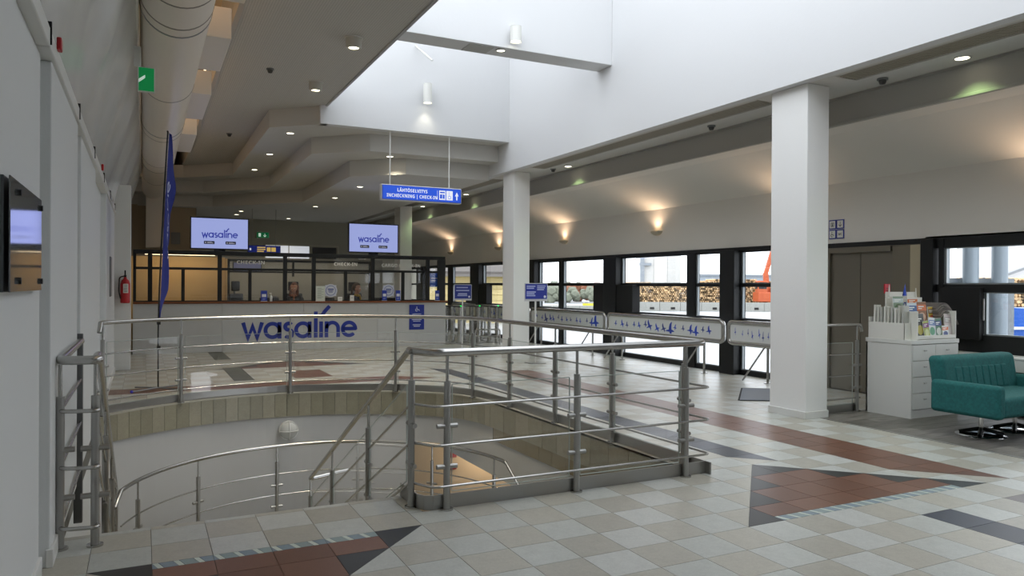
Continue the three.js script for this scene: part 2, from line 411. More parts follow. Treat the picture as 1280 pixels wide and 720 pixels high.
// boxed pipe column with the extinguisher
struct('pipe_column', [rbox(XL, -0.2, 0, 3.3, 14.9, 15.35, 0.01)], M.whiteSmooth, 'narrow white boxed-in column at the left wall before the counter', 'column');
struct('wall_back', box(XL - 0.3, XR + 0.3, 0, 5.7, F1, F1 + 0.3), mat('#a9a697', 0.8), 'dim beige back wall behind the counter office', 'wall');
struct('wall_front', [box(XL - 0.3, XR + 0.3, 0, 5.7, F0 - 0.3, F0)], M.wallGrey, 'wall behind the viewer', 'wall');
// right wall above the glazing, vault and ceiling strip
struct('wall_right', [box(XR, XR + 0.3, 2.22, 3.6, F0, F1), box(XR, XR + 0.3, -0.33, -0.02, F0, F1)], M.wallWarm, 'plain beige wall band above the dark glazing', 'wall');
{
  const arc = []; for (let k = 0; k <= 12; k++) { const t = k / 12; arc.push([lerp(8.37, XR, t), 3.62 - 0.49 * (0.72 * t + 0.28 * t * t)]); }
  struct('ceiling_vault', prism([[7.9, 3.62], ...arc, [XR + 0.3, 3.13], [XR + 0.3, 4.2], [7.9, 4.2]], F0, F1), M.wallWarm, 'sloping beige vault between the glazed wall and ceiling strip', 'ceiling');
  struct('trim_2', [box(7.87, 7.9, 3.6, 3.93, F0, F1), rbox(7.86, 7.91, 3.595, 3.63, F0, F1, 0.006)], mat('#aeaca6', 0.7), 'grey fascia board below the ceiling strip', 'trim');
  const strip = struct('ceiling_strip', [box(6.991, 7.04, 3.95, 4.15, F0, F1), box(7.39, 7.84, 3.95, 4.15, F0, F1), box(7.04, 7.39, 4.08, 4.2, F0, F1), box(7.04, 7.39, 3.95, 4.1, 5.95, 7.15), box(7.04, 7.39, 3.95, 4.1, 13.4, 15.2), box(7.84, 7.9, 3.99, 4.2, F0, F1)], M.ceil, 'flat grey ceiling strip along the column row', 'ceiling');
  // slotted air grilles let into the strip: one mesh per slat
  const gm = mat('#aaa495', 0.6);
  const groups = [[2.2, 5.94], [7.16, 13.39], [15.21, 21]];
  for (const [a, b] of groups) {
    const g = thing('air_grille', a < 3 ? 'long slotted air grille over the waiting corner sofa' : a < 10 ? 'long slotted air grille between the two white columns' : 'slotted air grille beyond the column by the sign stand', 'grille', [7.215, 3.95, (a + b) / 2], 'ceiling air grilles');
    obj('backing', box(7.045, 7.385, 3.99, 4.0, a, b), mat('#3f3b34', 0.8), g);
    for (let k = 0; k < 7; k++) obj('slat', box(7.058 + k * 0.047, 7.082 + k * 0.047, 3.952, 3.968, a, b), gm, g);
    obj('rim', [box(7.042, 7.052, 3.945, 4.05, a, b), box(7.378, 7.388, 3.945, 4.05, a, b)], M.ceil, g);
  }
}
// light shaft over the middle of the hall
const SX0 = 3.08, SX1 = 6.85, SF1 = 13.97, SF0 = -3.5, ST = 8.2;
struct('shaft_wall_right', [box(SX1, SX1 + 0.14, 3.95, ST, F0, F1)], M.shaft, 'bright white long side of the roof-light shaft', 'wall');
struct('shaft_wall_far', [box(SX0 - 0.14, SX1, 4.55, ST, SF1, SF1 + 0.2)], M.shaft, 'bright white far end of the roof-light shaft', 'wall');
struct('shaft_wall_left', [box(SX0 - 0.14, SX0, 4.93, 5.4, SF0, SF1)], M.shaft, 'left side of the roof-light shaft above the ceiling edge', 'wall');
struct('shaft_wall_near', [box(SX0 - 0.14, SX1 + 0.14, 4.55, ST, SF0 - 0.2, SF0), box(SX0 - 0.14, SX1 + 0.14, 4.55, 4.7, F0, SF0)], M.shaft, 'near end of the roof-light shaft', 'wall');
{
  const b = struct('cross_beam', [rbox(SX0, SX1, 5.16, ST, 10.17, 10.6, 0.01)], M.shaft, 'white beam crossing the roof-light shaft', 'beam');
  obj('hatch', rbox(4.35, 4.75, 5.15, 5.16, 10.22, 10.55, 0.004), mat('#b6b6b2', 0.6), b);
}
{
  const sk = struct('window_roof', [box(SX0, SX1, ST, ST + 0.12, SF0, SF0 + 0.1), box(SX0, SX1, ST, ST + 0.12, SF1 - 0.1, SF1)], M.whiteSmooth, 'glazed roof light over the shaft', 'window');
  obj('side_sill', box(SX0 - 0.12, SX0 - 0.02, 5.4, 5.47, SF0, SF1), M.whiteSmooth, sk);
  for (let k = 0; k <= 9; k++) { const f = lerp(SF0 + 0.05, SF1 - 0.05, k / 9); obj('side_rib', box(SX0 - 0.1, SX0 - 0.02, 5.4, ST + 0.1, f - 0.035, f + 0.035), M.whiteSmooth, sk); }
  for (let k = 0; k <= 9; k++) { const f = lerp(SF0 + 0.05, SF1 - 0.05, k / 9); obj('rib', box(SX0, SX1, ST, ST + 0.14, f - 0.035, f + 0.035), M.whiteSmooth, sk); }
}
// left ceiling with its recess and edge trim
struct('ceiling', [box(1.06, SX0 - 0.05, 4.89, 5.05, F0, F1)], M.ceilPerf, 'grey perforated acoustic ceiling', 'ceiling');
struct('trim_3', [rbox(SX0 - 0.05, SX0, 4.875, 4.94, SF0, SF1, 0.006)], mat('#a9a9a8', 0.5), 'metal edge trim of the acoustic ceiling', 'trim');
struct('trim_4', [rbox(1.0, 1.07, 4.86, 5.0, F0, 22.8, 0.008), box(1.0, 1.04, 5.0, 5.65, F0, F1)], mat('#b9b4ab', 0.5), 'pale rail along the left edge of the acoustic ceiling', 'trim');
struct('ceiling_recess', [box(XL - 0.3, 1.06, 5.6, 5.75, F0, F1)], mat('#a59884', 0.8), 'beige ceiling recess above the air duct', 'ceiling');
// stepped bulkheads that come down towards the counter
const steps = [
  [4.55, 4.9, [[6.85, 14.165], [3.09, 14.165], [3.075, 13.975], [2.15, 14.83], [2.2, 21.8], [1.0, 22.95], [XL, 23.6]]],
  [4.21, 4.56, [[6.85, 14.5], [4.03, 14.5], [3.06, 15.4], [3.14, 21.5], [1.55, 23.4], [XL, 24.2]]],
  [3.87, 4.22, [[6.85, 14.97], [4.93, 14.97], [3.96, 15.85], [4.02, 21.4], [1.86, 24.1], [XL, 24.9]]],
];
steps.forEach(([y0, y1, p], k) => struct('ceiling_step', slab([...p, [XL, F1], [6.85, F1]], y0, y1), M.bulk, ['highest folded step of the grey bulkhead ceiling', 'middle folded step of the grey bulkhead ceiling', 'lowest folded step of the grey bulkhead ceiling'][k], 'ceiling'));

// columns ------------------------------------------------------------
function column(x0, x1, f0, f1, label, y1 = 3.95) {
  const c = struct('column', [rbox(x0, x1, 0, y1, f0, f1, 0.012)], M.white, label, 'column');
  obj('base_trim', [rbox(x0 - 0.012, x1 + 0.012, 0, 0.085, f0 - 0.012, f1 + 0.012, 0.004)], M.whiteSmooth, c);
  return c;
}
column(6.97, 7.33, 6.27, 6.83, 'square white column beside the waiting corner');
column(6.97, 7.35, 13.97, 14.5, 'square white column behind the blue sign on a pole');
column(6.97, 7.35, 21.7, 22.25, 'white column rising behind the counter office');

// cove along the left wall: glossy draped sheeting above a cable trunk
{
  const prof = []; for (let k = 0; k <= 14; k++) { const t = k / 14; prof.push([lerp(-0.49, -0.06, t ** 1.15), lerp(2.86, 4.25, t ** 0.9)]); }
  const nf = 56, pos = [], idx = [], f0 = -2, f1 = 20.3;
  const wob = (t, f) => 0.035 * Math.sin(t * Math.PI) * (Math.sin(f * 2.7 + 1.5 * t) + 0.6 * Math.sin(f * 5.3 + 4 * t));
  for (let i = 0; i <= nf; i++) { const f = lerp(f0, f1, i / nf); prof.forEach(([x, y], k) => { const w = wob(k / 14, f); pos.push(x + w, y, -f); }); }
  for (let i = 0; i < nf; i++) for (let k = 0; k < 14; k++) { const a = i * 15 + k, b = a + 1, c = a + 15, d = c + 1; idx.push(a, b, c, b, d, c); }
  const g = new THREE.BufferGeometry(); g.setAttribute('position', new THREE.Float32BufferAttribute(pos, 3)); g.setIndex(idx); g.computeVertexNormals();
  const o = struct('ceiling_cove', [g], M.gloss, 'glossy white sheeted cove above the left wall', 'ceiling');
  o.material = M.gloss.clone(); o.material.side = THREE.DoubleSide;
  obj('edge_bar', rbox(-0.085, -0.05, 4.22, 5.6, f0, f1, 0.006), M.whiteSmooth, o);
  obj('end_panel', prism([[-0.52, 2.86], [-0.47, 2.86], [-0.06, 4.25], [-0.06, 5.0], [-0.52, 5.0]], f1, f1 + 0.03), M.whiteSmooth, o);
  const t = thing('cable_trunk', 'white cable trunk with dark joints running along the left wall', 'trunking', [-0.45, 2.76, 9]);
  for (let f = 0.6; f < 20; f += 1.94) obj('cover', rbox(-0.52, -0.43, 2.76, 2.86, f, f + 1.92, 0.01), M.whiteSmooth, t);
  for (let f = 2.54; f < 20; f += 1.94) obj('joint', [box(-0.52, -0.424, 2.775, 2.89, f - 0.02, f)], M.blackMatt, t);
  for (const f of [4.75, 9.6]) { const a = tag(obj('alarm_call_point', [rbox(-0.43, -0.405, 2.83, 2.9, f, f + 0.07, 0.008)], M.red), f < 5 ? 'small red alarm knob on the white cable trunk, above the glass board' : 'small red alarm knob on the cable trunk beyond the stair', 'alarm'); }
}

// ------------------------------------------------------------------ stairwell below the opening
{
  // edge of the opening: narrow upright tiles on a curved band, then plain wall
  const R = R0 + 0.005, bandMat = ['#a9a48f', '#a29d89', '#b0aa96'].map(h => mat(h, 0.35, 0, { map: tex(speckle, 2.2) }));
  const band = struct('trim_5', ribbonWall(openPath(0.02).slice(0, 50), -0.335, -0.012, 0.1).concat([box(XS + 0.02, XS + 0.1, -0.5, -0.012, FF, 8.95), box(1.72, XS + 0.1, -0.335, -0.012, FF - 0.1, FF - 0.02), box(XL, 1.72, -0.335, -0.012, FS - 0.1, FS - 0.004)]), grout, 'tiled slab edge around the stair opening', 'trim');
  const path = openPath(0.012).slice(0, 50); let acc = 0, last = path[0], cell = [path[0]], n = 0;
  const flush = (a, b) => {
    const dx = b[0] - a[0], df = b[1] - a[1], l = Math.hypot(dx, df), nx = df / l, nf = -dx / l, g = 0.0028;
    const A = [a[0] + dx / l * g, a[1] + df / l * g], B = [b[0] - dx / l * g, b[1] - df / l * g];
    obj('edge_tile', slab([A, B, [B[0] + nx * 0.012, B[1] + nf * 0.012], [A[0] + nx * 0.012, A[1] + nf * 0.012]], -0.333, -0.014), bandMat[n++ % 3], band);
  };
  // walk the path in equal steps
  const fine = []; for (let k = 0; k < path.length - 1; k++) for (let q = 0; q < 12; q++) fine.push([lerp(path[k][0], path[k + 1][0], q / 12), lerp(path[k][1], path[k + 1][1], q / 12)]);
  let s0 = fine[0];
  for (let k = 1; k < fine.length; k++) { acc += Math.hypot(fine[k][0] - fine[k - 1][0], fine[k][1] - fine[k - 1][1]); if (acc >= 0.158) { flush(s0, fine[k]); s0 = fine[k]; acc = 0; } }
  for (let f = 8.9; f > FF + 0.1; f -= 0.315) obj('edge_tile', box(XS + 0.006, XS + 0.02, -0.498, -0.014, f - 0.3134, f - 0.0016), mat('#8f8468', 0.4), band);
  // cap: pale rounded nosing on top of the band
  struct('trim_6', ribbonWall(openPath(-0.004).slice(0, 50), -0.014, 0.004, 0.06).concat([box(XS - 0.004, XS + 0.06, -0.014, 0.004, FF, 8.95)]), mat('#bdb9aa', 0.4), 'pale nosing around the rim of the stair opening', 'trim');
  // walls of the well
  const wp = openPath(0.03), arc = wp.slice(0, 50), lastFull = arc.findIndex(p => p[0] > 3.45 && p[1] < 10.7);
  struct('wall_stairwell', [...ribbonWall(arc.slice(0, lastFull + 1), -3.4, -0.33, 0.12), ...ribbonWall(arc.slice(lastFull), -0.72, -0.33, 0.12), box(XS + 0.02, XS + 0.21, -0.97, -0.499, FF - 0.3, 10.9)], mat('#c9c9c7', 0.7), 'curved grey wall of the stairwell', 'wall');
  struct('wall_stairwell_front', [box(XL, XS + 0.2, -3.4, -0.33, 3.2, 3.3)], M.wallGrey, 'wall under the near floor', 'wall');
  struct('floor_lower', box(XL - 0.3, 9, -3.6, -3.4, 3.2, 14.2), mat('#9a9184', 0.4), 'floor of the storey below', 'floor');
  struct('wall_lower', [box(2.6, 9, -3.4, -0.33, 13.4, 13.6), box(8.4, 8.6, -3.4, -0.33, 3.2, 13.5)], mat('#c2b8a2', 0.7), 'ochre wall of the storey below', 'wall');
  struct('ceiling_lower', box(XS + 0.21, 8.6, -0.45, -0.34, 3.2, 13.6), M.ceil, 'ceiling of the storey below', 'ceiling');
  // warm lamp below
  const lamp = thing('wall_lamp', 'warm lit lamp on the ochre wall of the lower storey', 'lamp', [6.2, -1.6, 13.4]);
  obj('plate', rbox(6.1, 6.3, -1.7, -1.4, 13.37, 13.398, 0.01), M.whiteSmooth, lamp);
  obj('globe', new THREE.SphereGeometry(0.09, 16, 12).translate(6.2, -1.55, -13.25), mat('#ffd9a0', 0.4, 0, { emissive: new THREE.Color('#ffc070'), emissiveIntensity: 3 }), lamp);
  const pl = new THREE.PointLight('#ffdcb4', 2.2, 0, 2); pl.position.copy(V(6.2, -1.55, 12.9)); pl.castShadow = true; pl.shadow.radius = 5; scene.add(pl);
  // notices on the ochre wall
  for (const [k, [x, y, c, w, h, l]] of [[5.4, -1.73, '#8c1a20', 0.12, 0.12, 'upper red notice on the ochre wall below'], [5.4, -1.97, '#8c1a20', 0.12, 0.1, 'lower red notice on the ochre wall below'], [6.85, -2.6, '#232a6a', 0.4, 0.4, 'dark blue poster on the ochre wall below']].entries()) {
    const t = thing('wall_notice', l, 'notice', [x, y, 13.38]);
    obj('panel', rbox(x - w / 2, x + w / 2, y - h / 2, y + h / 2, 13.37, 13.39, 0.004), mat(c, 0.5), t);
    obj('edging', [box(x - w / 2, x + w / 2, y + h / 2 - 0.03, y + h / 2 - 0.015, 13.365, 13.37)], M.paper, t);
  }
  // round bulkhead lamp on the curved wall
  const bx = 1.86, by = -0.53, bf = 10.9, bl = thing('bulkhead_lamp', 'round white bulkhead lamp with cross guard on the curved stair wall', 'lamp', [bx, by, bf]);
  obj('base', cyl(V(bx, by, bf + 0.02), V(bx, by, bf - 0.05), 0.135, 28), M.whiteSmooth, bl);
  obj('dome', new THREE.SphereGeometry(0.12, 24, 12, 0, Math.PI * 2, 0, Math.PI / 2).rotateX(Math.PI / 2).scale(1, 1, 0.7).translate(bx, by, -bf + 0.05), mat('#cfd0cc', 0.25), bl);
  const hoop = a => { const p = []; for (let k = 0; k <= 14; k++) { const t = lerp(-1.5, 1.5, k / 14), r = 0.128; p.push(V(bx + r * Math.sin(t) * Math.cos(a), by + r * Math.sin(t) * Math.sin(a), bf - 0.05 - 0.098 * Math.cos(t))); } return sweep(p, 0.008, 8); };
  obj('guard', [hoop(0), hoop(Math.PI / 2)], M.whiteSmooth, bl);
}
// straight flight from the hall down to the round landing, and the next flight back under the hall
const RISE = 0.17, RUN = 0.33, NS = 10;
{
  const st = thing('stair_flight', 'beige tiled stair flight going down from the hall', 'stair', [0.6, -1.7, 6.9]);
  const tm = ['#aca797', '#a39e8e'].map(h => mat(h, 0.3, 0, { map: tex(speckle, 2.2) }));
  for (let k = 0; k < NS; k++) { const f = FS + k * RUN, y = -(k + 1) * RISE; obj('step', [rbox(XL, 1.68, y - 0.06, y, f, f + RUN + 0.02, 0.008), box(XL, 1.68, y, y + RISE - 0.03, f - 0.01, f + 0.02)], tm[k % 2], st); }
  obj('stringer', prismX([[FS, -0.02], [FS + NS * RUN, -NS * RISE - 0.02], [FS + NS * RUN, -NS * RISE - 0.3], [FS, -0.33]], 1.685, 1.72), M.bulk, st);
  const lt = thing('stair_landing', 'round tiled landing between the two stair flights', 'landing', [1.8, -1.7, 9]);
  const lp = [[XL, FS + NS * RUN]]; for (let k = 0; k <= 24; k++) { const a = lerp(Math.PI - 0.12, 0.02, k / 24); lp.push([1.84 + 2.2 * Math.cos(a), 8.1 + 2.2 * Math.sin(a)]); } lp.push([4.04, 8.0]); lp.push([1.9, 8.0]); lp.push([1.9, FS + NS * RUN]);
  obj('slab', slab(lp.reverse(), -1.9, -1.7), mat('#a39e8e', 0.3, 0, { map: tex(speckle, 2.2) }), lt);
  const s2 = thing('stair_flight', 'lower beige stair flight under the hall floor', 'stair', [2.95, -3.4, 6.5]);
  for (let k = 0; k < 9; k++) { const f = 8.0 - k * 0.3, y = -1.7 - (k + 1) * RISE; obj('step', [rbox(1.95, 3.95, y - 0.06, y, f - 0.32, f, 0.008), box(1.95, 3.95, y, y + RISE - 0.03, f - 0.02, f + 0.01)], tm[k % 2], s2); }
}

// ------------------------------------------------------------------ railings
const RAILY = [0.72, 0.452, 0.168];
function post(parent, x, f, y = 0, o = {}) {        // sleeve with a thinner rod that carries the handrail
  const p = obj('post', [cyl(V(x, y, f), V(x, y + (o.sleeve ?? 0.89), f), o.r ?? 0.024, 14)], M.steelDull, parent);
  obj('rod', cyl(V(x, y + (o.sleeve ?? 0.89), f), V(x, y + (o.top ?? 1.075), f), 0.011, 10), M.steel, p);
  if (!o.noFlange) obj('base_flange', [cyl(V(x, y, f), V(x, y + 0.012, f), 0.045, 18)], M.steel, p);
  const d = o.dir ?? [1, 0];
  for (const h of [0.58, 0.3]) obj('glass_clamp', [cyl(V(x - d[0] * 0.075, y + h, f - d[1] * 0.075), V(x + d[0] * 0.075, y + h, f + d[1] * 0.075), 0.017, 10)], M.steelDull, p);
  return p;
}
function pane(parent, a, b, y0, y1, slope = 0) {     // glass between two plan points, with polished edges; slope lowers the far end
  const dx = b[0] - a[0], df = b[1] - a[1], l = Math.hypot(dx, df), nx = -df / l * 0.005, nf = dx / l * 0.005;
  const quad = (u0, u1, v0, v1, k = 1) => {
    const P = u => [a[0] + dx * u, a[1] + df * u];
    const A = P(u0), B = P(u1), sA = slope * u0, sB = slope * u1, pts = [];
    const g = new THREE.BufferGeometry(), pos = [];
    const c = [[A, v0 - sA], [B, v0 - sB], [B, v1 - sB], [A, v1 - sA]];
    for (const s of [-k, k]) c.forEach(([p, y]) => pos.push(p[0] + nx * s, y, -(p[1] + nf * s)));
    const idx = [0, 2, 1, 0, 3, 2, 4, 5, 6, 4, 6, 7, 0, 1, 5, 0, 5, 4, 1, 2, 6, 1, 6, 5, 2, 3, 7, 2, 7, 6, 3, 0, 4, 3, 4, 7];
    g.setAttribute('position', new THREE.Float32BufferAttribute(pos, 3)); g.setIndex(idx); const q = g.toNonIndexed(); q.computeVertexNormals(); return q;
  };
  const p = obj('glass_pane', quad(0, 1, y0, y1), M.glass, parent);
  const e = 0.005, eu = e / l;
  obj('polished_edge', [quad(-eu, 0, y0, y1), quad(1, 1 + eu, y0, y1), quad(0, 1, y0 - e, y0), quad(0, 1, y1, y1 + e)], M.glassEdge, p);
}
const P3 = (path, y) => path.map(([x, f]) => V(x, y, f));
{
  const rg = thing('guard_railing', 'long stainless guard railing with glass around the rounded stair opening', 'railing', [2.9, 0, 7.5]);
  const hp = openPath(0.03), N = hp.length;
  hp[0][0] = -0.44;
  const line = y => { const q = P3(openPath(0.03), y); return q; };
  // handrail: left end turns down to the wall post, near end hooks round to the stair rail
  const top = P3(hp, 1.088), arcEnd = 49;
  const hand = [V(-0.45, 0.98, hp[0][1] - 0.06), ...top.slice(0, arcEnd), ...fillet([top[arcEnd - 1], V(XS + 0.03, 1.088, FF - 0.03), V(1.76, 1.088, FF - 0.03), V(1.68, 1.088, 5.02)], 0.1)];
  obj('handrail', sweep(hand, 0.027, 12), M.steel, rg);
  for (const y of RAILY) {
    const pts = P3(openPath(0.012), y);
    obj('rail', sweep([...pts.slice(0, arcEnd), ...fillet([pts[arcEnd - 1], V(XS + 0.06, y, FF - 0.05), V(1.78, y, FF - 0.055), V(1.69, y, 4.96)], 0.06)], 0.0095, 8), M.steel, rg);
  }
  const ps = [[1.884, FF - 0.03, [1, 0]], [2.93, FF - 0.03, [1, 0]], [3.97, FF - 0.03, [1, 0]], [XS + 0.02, 5.06, [0, 1]], [XS + 0.02, 6.15, [0, 1]], [XS + 0.02, 7.29, [0, 1]], [XS + 0.02, 8.45, [0, 1]], [4.07, 9.4, [0.6, -0.8]], [3.29, 10.42, [0.8, -0.5]], [1.88, 10.88, [1, 0]], [0.445, 10.57, [0.9, 0.4]], [-0.42, 9.86, [0.7, 0.7]]];
  for (const [x, f, d] of ps) post(rg, x, f, 0, { dir: d });
  for (let k = 0; k < ps.length - 1; k++) {
    const a = ps[k], b = ps[k + 1]; if (k === 2) continue;
    const l = Math.hypot(b[0] - a[0], b[1] - a[1]), t = 0.05 / l, A = [lerp(a[0], b[0], t), lerp(a[1], b[1], t)], B = [lerp(a[0], b[0], 1 - t), lerp(a[1], b[1], 1 - t)];
    const inw = k < 2 ? 0.03 : 0; A[1] += inw; B[1] += inw;
    pane(rg, A, B, 0.12, 0.86);
  }
  // kick plate that closes the foot of the railing
  const kp = openPath(0.055), kick = ribbonWall(kp.slice(0, arcEnd), 0.0, 0.1, 0.006);
  kick.push(box(XS + 0.05, XS + 0.058, 0, 0.1, FF - 0.06, kp[arcEnd - 1][1]));
  kick.push(box(1.8, XS + 0.058, 0, 0.1, FF + 0.0, FF + 0.008), ...ribbonWall([[XS + 0.055, FF], [XS + 0.058, FF - 0.06]], 0, 0.1, 0.005), ...ribbonWall([[1.80, FF + 0.004], [1.745, FF + 0.03], [1.715, FF + 0.09], [1.705, FS]], 0, 0.1, 0.008));
  obj('kick_plate', kick, M.steelDull, rg);
}
{ // handrail going down on the right of the stair
  const x = 1.68, sl = 0.497, y = f => 1.085 - Math.max(0, f - 5.0) * sl;
  const rr = thing('stair_railing', 'sloping stainless stair railing between the stair and the open well', 'railing', [x, 0, 6.5]);
  obj('handrail', sweep(fillet([V(x, 1.085, 4.95), V(x, 1.085, 5.02), V(x, y(8.45), 8.45), V(x + 0.45, y(8.45) + 0.03, 8.55)], 0.05), 0.022, 12), M.steel, rr);
  post(rr, x, 4.95, 0, { dir: [0, 1] });
  for (const f of [6.05, 7.35, 8.4]) { const yy = -Math.ceil((f - FS) / RUN) * RISE; const h = y(f) - yy; post(rr, x, f, yy, { dir: [0, 1], sleeve: h - 0.2, top: h - 0.01, noFlange: false }); }
  for (const d of [0.37, 0.64, 0.92]) obj('rail', sweep([V(x, 1.085 - d, 4.97), V(x, y(8.45) - d, 8.45)], 0.009, 8), M.steel, rr);
  for (const [a, b] of [[5.05, 6.0], [6.1, 7.3], [7.4, 8.35]]) pane(rr, [x, a], [x, b], y(a) - 0.9, y(a) - 0.22, (b - a) * sl);
}
{ // handrail on the left of the stair with its return along the wall
  const rl = thing('stair_railing', 'stainless stair handrail with a rounded return at the left wall', 'railing', [-0.3, 0, 5.6]);
  const sl = 0.497, xw = -0.43, xs = -0.25;
  const ret = (y, r, dx = 0) => sweep(fillet([V(xw, y, 6.62), V(xw, y, 4.98 - dx), V(xs + 0.03, y, 4.94 - dx), V(xs, y, 5.04)], 0.07, 7), r, 12);
  obj('handrail', [ret(1.105, 0.026), sweep(fillet([V(xs, 1.105, 5.03), V(xs, 1.105, 5.35), V(xs, 1.105 - (9.05 - 5.35) * sl, 9.05)], 0.08), 0.023, 12)], M.steel, rl);
  for (const y of [0.81, 0.48, 0.13]) obj('rail', ret(y, 0.012), M.steel, rl);
  for (const d of [0.4, 0.7]) obj('rail', sweep([V(xs, 1.105 - d, 5.05), V(xs, 1.105 - d, 5.35), V(xs, 1.105 - d - (9.05 - 5.35) * sl, 9.05)], 0.009, 8), M.steel, rl);
  post(rl, xw, 5.03, 0, { r: 0.024 }); post(rl, xs, 5.02, 0, { r: 0.024 });
  for (const f of [6.35, 7.6, 8.7]) { const yy = -Math.min(NS, Math.ceil((f - FS) / RUN)) * RISE, h = 1.105 - (f - 5.35) * sl - yy; post(rl, xs, f, yy, { dir: [0, 1], sleeve: h - 0.2, top: h - 0.01 }); }
  obj('wall_bar', rbox(xw - 0.045, xw + 0.015, -0.3, 1.16, 6.6, 6.66, 0.006), mat('#6e7070', 0.5, 0.5), rl);
}
{ // railing round the landing
  const rc = thing('landing_railing', 'curved stainless railing around the lower stair landing', 'railing', [1.84, -1.7, 9.5]);
  const arc = (y, r = 2.12) => { const p = []; for (let k = 0; k <= 36; k++) { const a = lerp(Math.PI - 0.28, 0.06, k / 36); p.push(V(1.84 + r * Math.cos(a), y, 8.1 + r * Math.sin(a))); } return p; };
  const a0 = arc(-0.6);
  obj('handrail', sweep([V(-0.25, -0.72, 8.5), ...a0, V(3.95, -0.6, 8.1)], 0.022, 12), M.steel, rc);
  obj('end_rail', sweep([V(3.95, -0.6, 8.1), V(3.95, -1.7, 6.1)], 0.018, 10), M.steel, rc);
  for (const y of [-0.97, -1.25, -1.52]) obj('rail', sweep(arc(y), 0.009, 8), M.steel, rc);
  for (const t of [0.07, 0.24, 0.42, 0.6, 0.78, 0.97]) { const a = lerp(Math.PI - 0.28, 0.06, t); post(rc, 1.84 + 2.12 * Math.cos(a), 8.1 + 2.12 * Math.sin(a), -1.7, { dir: [-Math.sin(a), Math.cos(a)] }); }
}
{ // short railing in front of the lift
  const r = thing('guard_railing', 'short stainless railing with glass in front of the lift', 'railing', [7.75, 0, 6.4]);
  const f = 6.42, x0 = 7.36, x1 = 8.09;
  obj('handrail', sweep(fillet([V(x0, 1.09, f), V(x1, 1.09, f), V(x1 + 0.02, 1.0, f)], 0.04), 0.02, 12), M.steel, r);
  for (const y of RAILY) obj('rail', cyl(V(x0, y, f), V(x1, y, f), 0.009, 8), M.steel, r);
  post(r, x1 - 0.06, f); pane(r, [x0 + 0.03, f + 0.02], [x1 - 0.12, f + 0.02], 0.1, 0.86);
  obj('kick_plate', rbox(x0, x1, 0, 0.1, f + 0.03, f + 0.038, 0.002), M.steelDull, r);
}

// ------------------------------------------------------------------ glazed right wall
const GX = XR;          // plane of the glazing
{
  const posts = [[26.2, 26.9], [21.05, 21.73], [17.41, 17.95], [13.6, 14.1], [9.95, 10.32]];
  const thin = [[23.57, 24.0], [16.14, 16.34], [11.14, 11.39]];
  const fr = struct('window_1', [
    box(GX, GX + 0.12, 2.16, 2.24, 8.35, F1), box(GX, GX + 0.1, 1.55, 1.61, 8.35, F1), box(GX, GX + 0.1, 0.92, 0.99, 8.35, F1), box(GX, GX + 0.12, 0.0, 0.09, 8.35, F1),
  ], M.frame, 'dark framed window wall along the hall', 'window');
  obj('sill_rail', rbox(GX - 0.03, GX + 0.02, 2.19, 2.25, 8.35, F1, 0.006), M.frame, fr);
  for (const [a, b] of posts) obj('post', rbox(GX - 0.16, GX + 0.12, 0, 2.2, a, b, 0.01), M.frame, fr);
  for (const [a, b] of thin) obj('mullion', rbox(GX - 0.02, GX + 0.1, 0, 2.2, a, b, 0.006), M.frame, fr);
  obj('mullion', rbox(GX - 0.02, GX + 0.1, 0, 2.2, 8.3, 8.45, 0.006), M.frame, fr);
  // opening vents: black boxes in front of the lower lights
  for (const [a, b] of [[13.0, 13.6], [14.1, 14.53], [20.5, 21.05], [21.73, 22.1]]) obj('vent_panel', rbox(GX - 0.14, GX + 0.06, 0.99, 1.58, a, b, 0.008), M.blackMatt, fr);
  // panes with bright metal glazing beads
  const edges = [8.45, 9.95, 10.32, 11.14, 11.39, 13.6, 14.1, 16.14, 16.34, 17.41, 17.95, 21.05, 21.73, 23.57, 24.0, 26.2];
  for (let k = 0; k < edges.length; k += 2) {
    const a = edges[k], b = edges[k + 1];
    for (const [y0, y1] of [[1.61, 2.16], [0.99, 1.55], [0.09, 0.92]]) {
      const p = obj('pane', box(GX + 0.05, GX + 0.054, y0, y1, a, b), M.glass, fr);
      obj('glazing_bead', [box(GX + 0.0, GX + 0.045, y0, y1, b - 0.05, b - 0.012), box(GX + 0.03, GX + 0.045, y0, y0 + 0.015, a, b), box(GX + 0.03, GX + 0.045, y0, y1, a, a + 0.015)], M.frameLight, p);
    }
  }
  obj('latch', [rbox(GX - 0.04, GX, 1.72, 1.8, 14.12, 14.16, 0.006)], M.whiteSmooth, fr);
}
